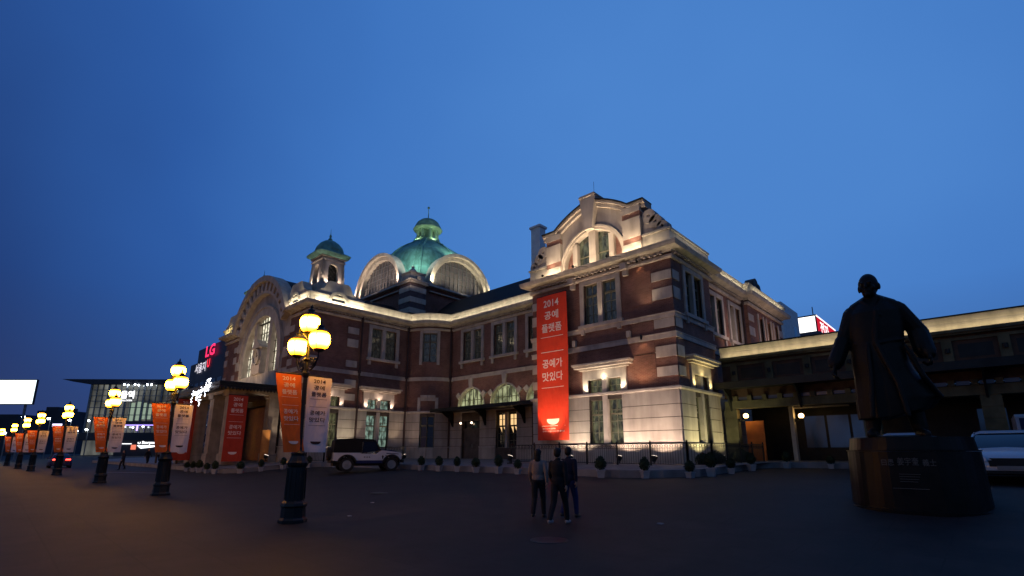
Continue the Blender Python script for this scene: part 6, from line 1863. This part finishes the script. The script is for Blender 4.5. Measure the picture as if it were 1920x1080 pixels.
# cold white street lights far off
for i, (px, py, D) in enumerate(((48, 782, 105), (95, 785, 120), (134, 788, 120), (147, 808, 150), (165, 806, 140), (169, 789, 150), (90, 812, 110), (12, 812, 100))):
    F = far(D); x, z = at(D, px, py)
    t = thing('distant_street_light', ['cold white street light under the glowing screen', 'cold white light between the fourth and fifth street lamps', 'cold white light just right of the fourth street lamp', 'lower left of two white lights beside the third lamp banner', 'lower right of two white lights beside the third lamp banner', 'small higher white light left of the third street lamp', 'low bluish light behind the fifth lamp banner', 'faint white light at the left edge among the lamps'][i], 'street light', tuple(F.p(x, 0, 0)), 0, 'cold white street lights far away')
    b = MB(); b.tube([F.p(x, 0, 0), F.p(x, 0, z + 0.2)], 0.09, 6); b.tube([F.p(x, 0, z + 0.2), F.p(x, 0.5, z + 0.25)], 0.06, 5); b.build('pole', M['steel'], t)
    b = MB(); b.ell(F.p(x, 0.5, z), (0.30, 0.30, 0.2), 10, 6); b.build('lamp_head', M['whitelamp'], t)
F = far(112); x0_, z0_ = at(112, 99, 800); x1_, z1_ = at(112, 117, 794.5)
bs = thing('roadside_sign', 'small violet white lit sign above the fourth lamp banner', 'sign', tuple(F.p(x0_, 0, 0)))
b = MB(); b.box(F, x0_, x1_, 0, 0.2, z0_, z1_); b.build('face', glow('violet white sign', (0.75, 0.68, 1.0), 2.0), bs)
b = MB(); b.tube([F.p((x0_ + x1_) / 2, 0.1, 0), F.p((x0_ + x1_) / 2, 0.1, z0_)], 0.08, 6); b.build('pole', M['steel'], bs)
# bushes at the foot of the glass station
for i, (x, y, r, h) in enumerate(((-66, 17.0, 1.4, 1.9), (-73, 19, 1.6, 2.0), (-55.5, 13.8, 0.9, 1.5))):
    t = thing('shrub', ['rounded dark shrub below the shop sign', 'wider dark shrub left of the shop', 'dark shrub right behind the second street lamp'][i], 'shrub', (x, y, 0.75), 0, 'dark shrubs in front of the glass station')
    c_ = leaf_crown(r, h * .55, 1500, 50 + i); c_.v = [(a, b_, z + h * .5) for a, b_, z in c_.v]; c_.build('foliage', M['leaf'], t, local=True)
    b = MB(); b.tube([(0, 0, -0.2), (0, 0, h * .4)], 0.08, 5); b.build('stem', M['bark'], t, local=True)

# ------------------------------------------------------------------ distant things on the right
t = thing('grey_block', 'plain grey blue tower block behind the far end of the old station', 'building', (-24, 79, 0.8))
b = MB(); b.box(W, -30, -18.4, 75, 83.5, 0.6, 22.4); b.box(W, -26, -21, 77, 81, 22.4, 23.2); b.build('wall', M['concrete'], t)
b = MB(); b.quad(Fr((-18.39, 0, 0), (0, 1, 0), (1, 0, 0)), 80.3, 81.8, 17.6, 19.8, 0.0); b.build('window', M['glass'], t)
t = thing('sign_building', 'dark block topped by a box sign with one white and one red lit face', 'building', (-20, 100, 0.8))
b = MB(); b.box(W, -34, -17.8, 94.5, 112, 0.6, 21.5); b.build('wall', M['farwall'], t)
b = MB(); b.box(W, -26, -18.24, 95, 110, 21.55, 24.6); b.tube([(-18.8, 96, 24.6), (-18.8, 96, 26.2)], 0.08, 5); s1 = b.build('sign_box', M['fardark'], t)
b = MB(); b.quad(Fr((0, 95, 0), (1, 0, 0), (0, -1, 0)), -25.8, -18.4, 21.7, 24.35, 0.02); b.build('white_face', glow('white sign face', (1, 0.97, 0.95), 2.2), s1)
FS = Fr((-18.24, 0, 0), (0, 1, 0), (1, 0, 0))
b = MB(); b.quad(FS, 95.3, 109.8, 21.7, 24.25, 0.02); b.build('red_face', glow('red sign face', (0.80, 0.02, 0.05), 0.75), s1)
b = MB(); b.box(FS, 95.1, 109.9, 0.0, 0.1, 24.3, 24.5); put_text(b, FS, '전자', 100.5, 22.6, 2.4, 0.05, 0.03, 6.5); b.build('sign_lettering', glow('white sign letters', (1, 0.9, 0.92), 1.6), s1)

b = MB(); b.prism([(-53.0, 7.6), (-45.0, 9.6), (-45.1, 9.85), (-53.1, 7.85)], 0.0, 0.0); b.v = [(x, y, gz(x, y) + 0.006) for x, y, z in b.v][:4]; b.f = [(0, 1, 2, 3)]
tag(b.build('road_marking', M['kerb']), kind='structure')
for i, (x, y) in enumerate(((-16.5, 10.5), (-6.2, 7.6))):
    b = MB(); b.lathe((x, y, gz(x, y) - 0.02), [(0.36, 0), (0.36, 0.028), (0.33, 0.034)], 24)
    tag(b.build('manhole_cover', M['iron']), ['round manhole cover in the plaza beyond the nearest lamp, towards the jeep', 'round manhole cover in the plaza in front of the walking people'][i], 'manhole cover', 'manhole covers in the plaza')
# small litter on the plaza and lit paving lines
for i, (x, y) in enumerate(((-12.2, 6.9), (-14.4, 8.9), (-5.3, 10.2), (-2.7, 4.4))):
    b = MB(); b.prism([(x - .06, y - .03), (x + .05, y - .05), (x + .07, y + .03), (x - .04, y + .05)], gz(x, y) + 0.002, gz(x, y) + 0.02)
    o = b.build('paper_scrap', M['pot'], None); tag(o, ['pale scrap of paper on the ground near the nearest lamp', 'pale paper scrap lying left of the walking people', 'pale paper scrap lying right of the walking people', 'pale paper scrap at the bottom right of the plaza'][i], 'paper scrap', 'paper scraps on the plaza')
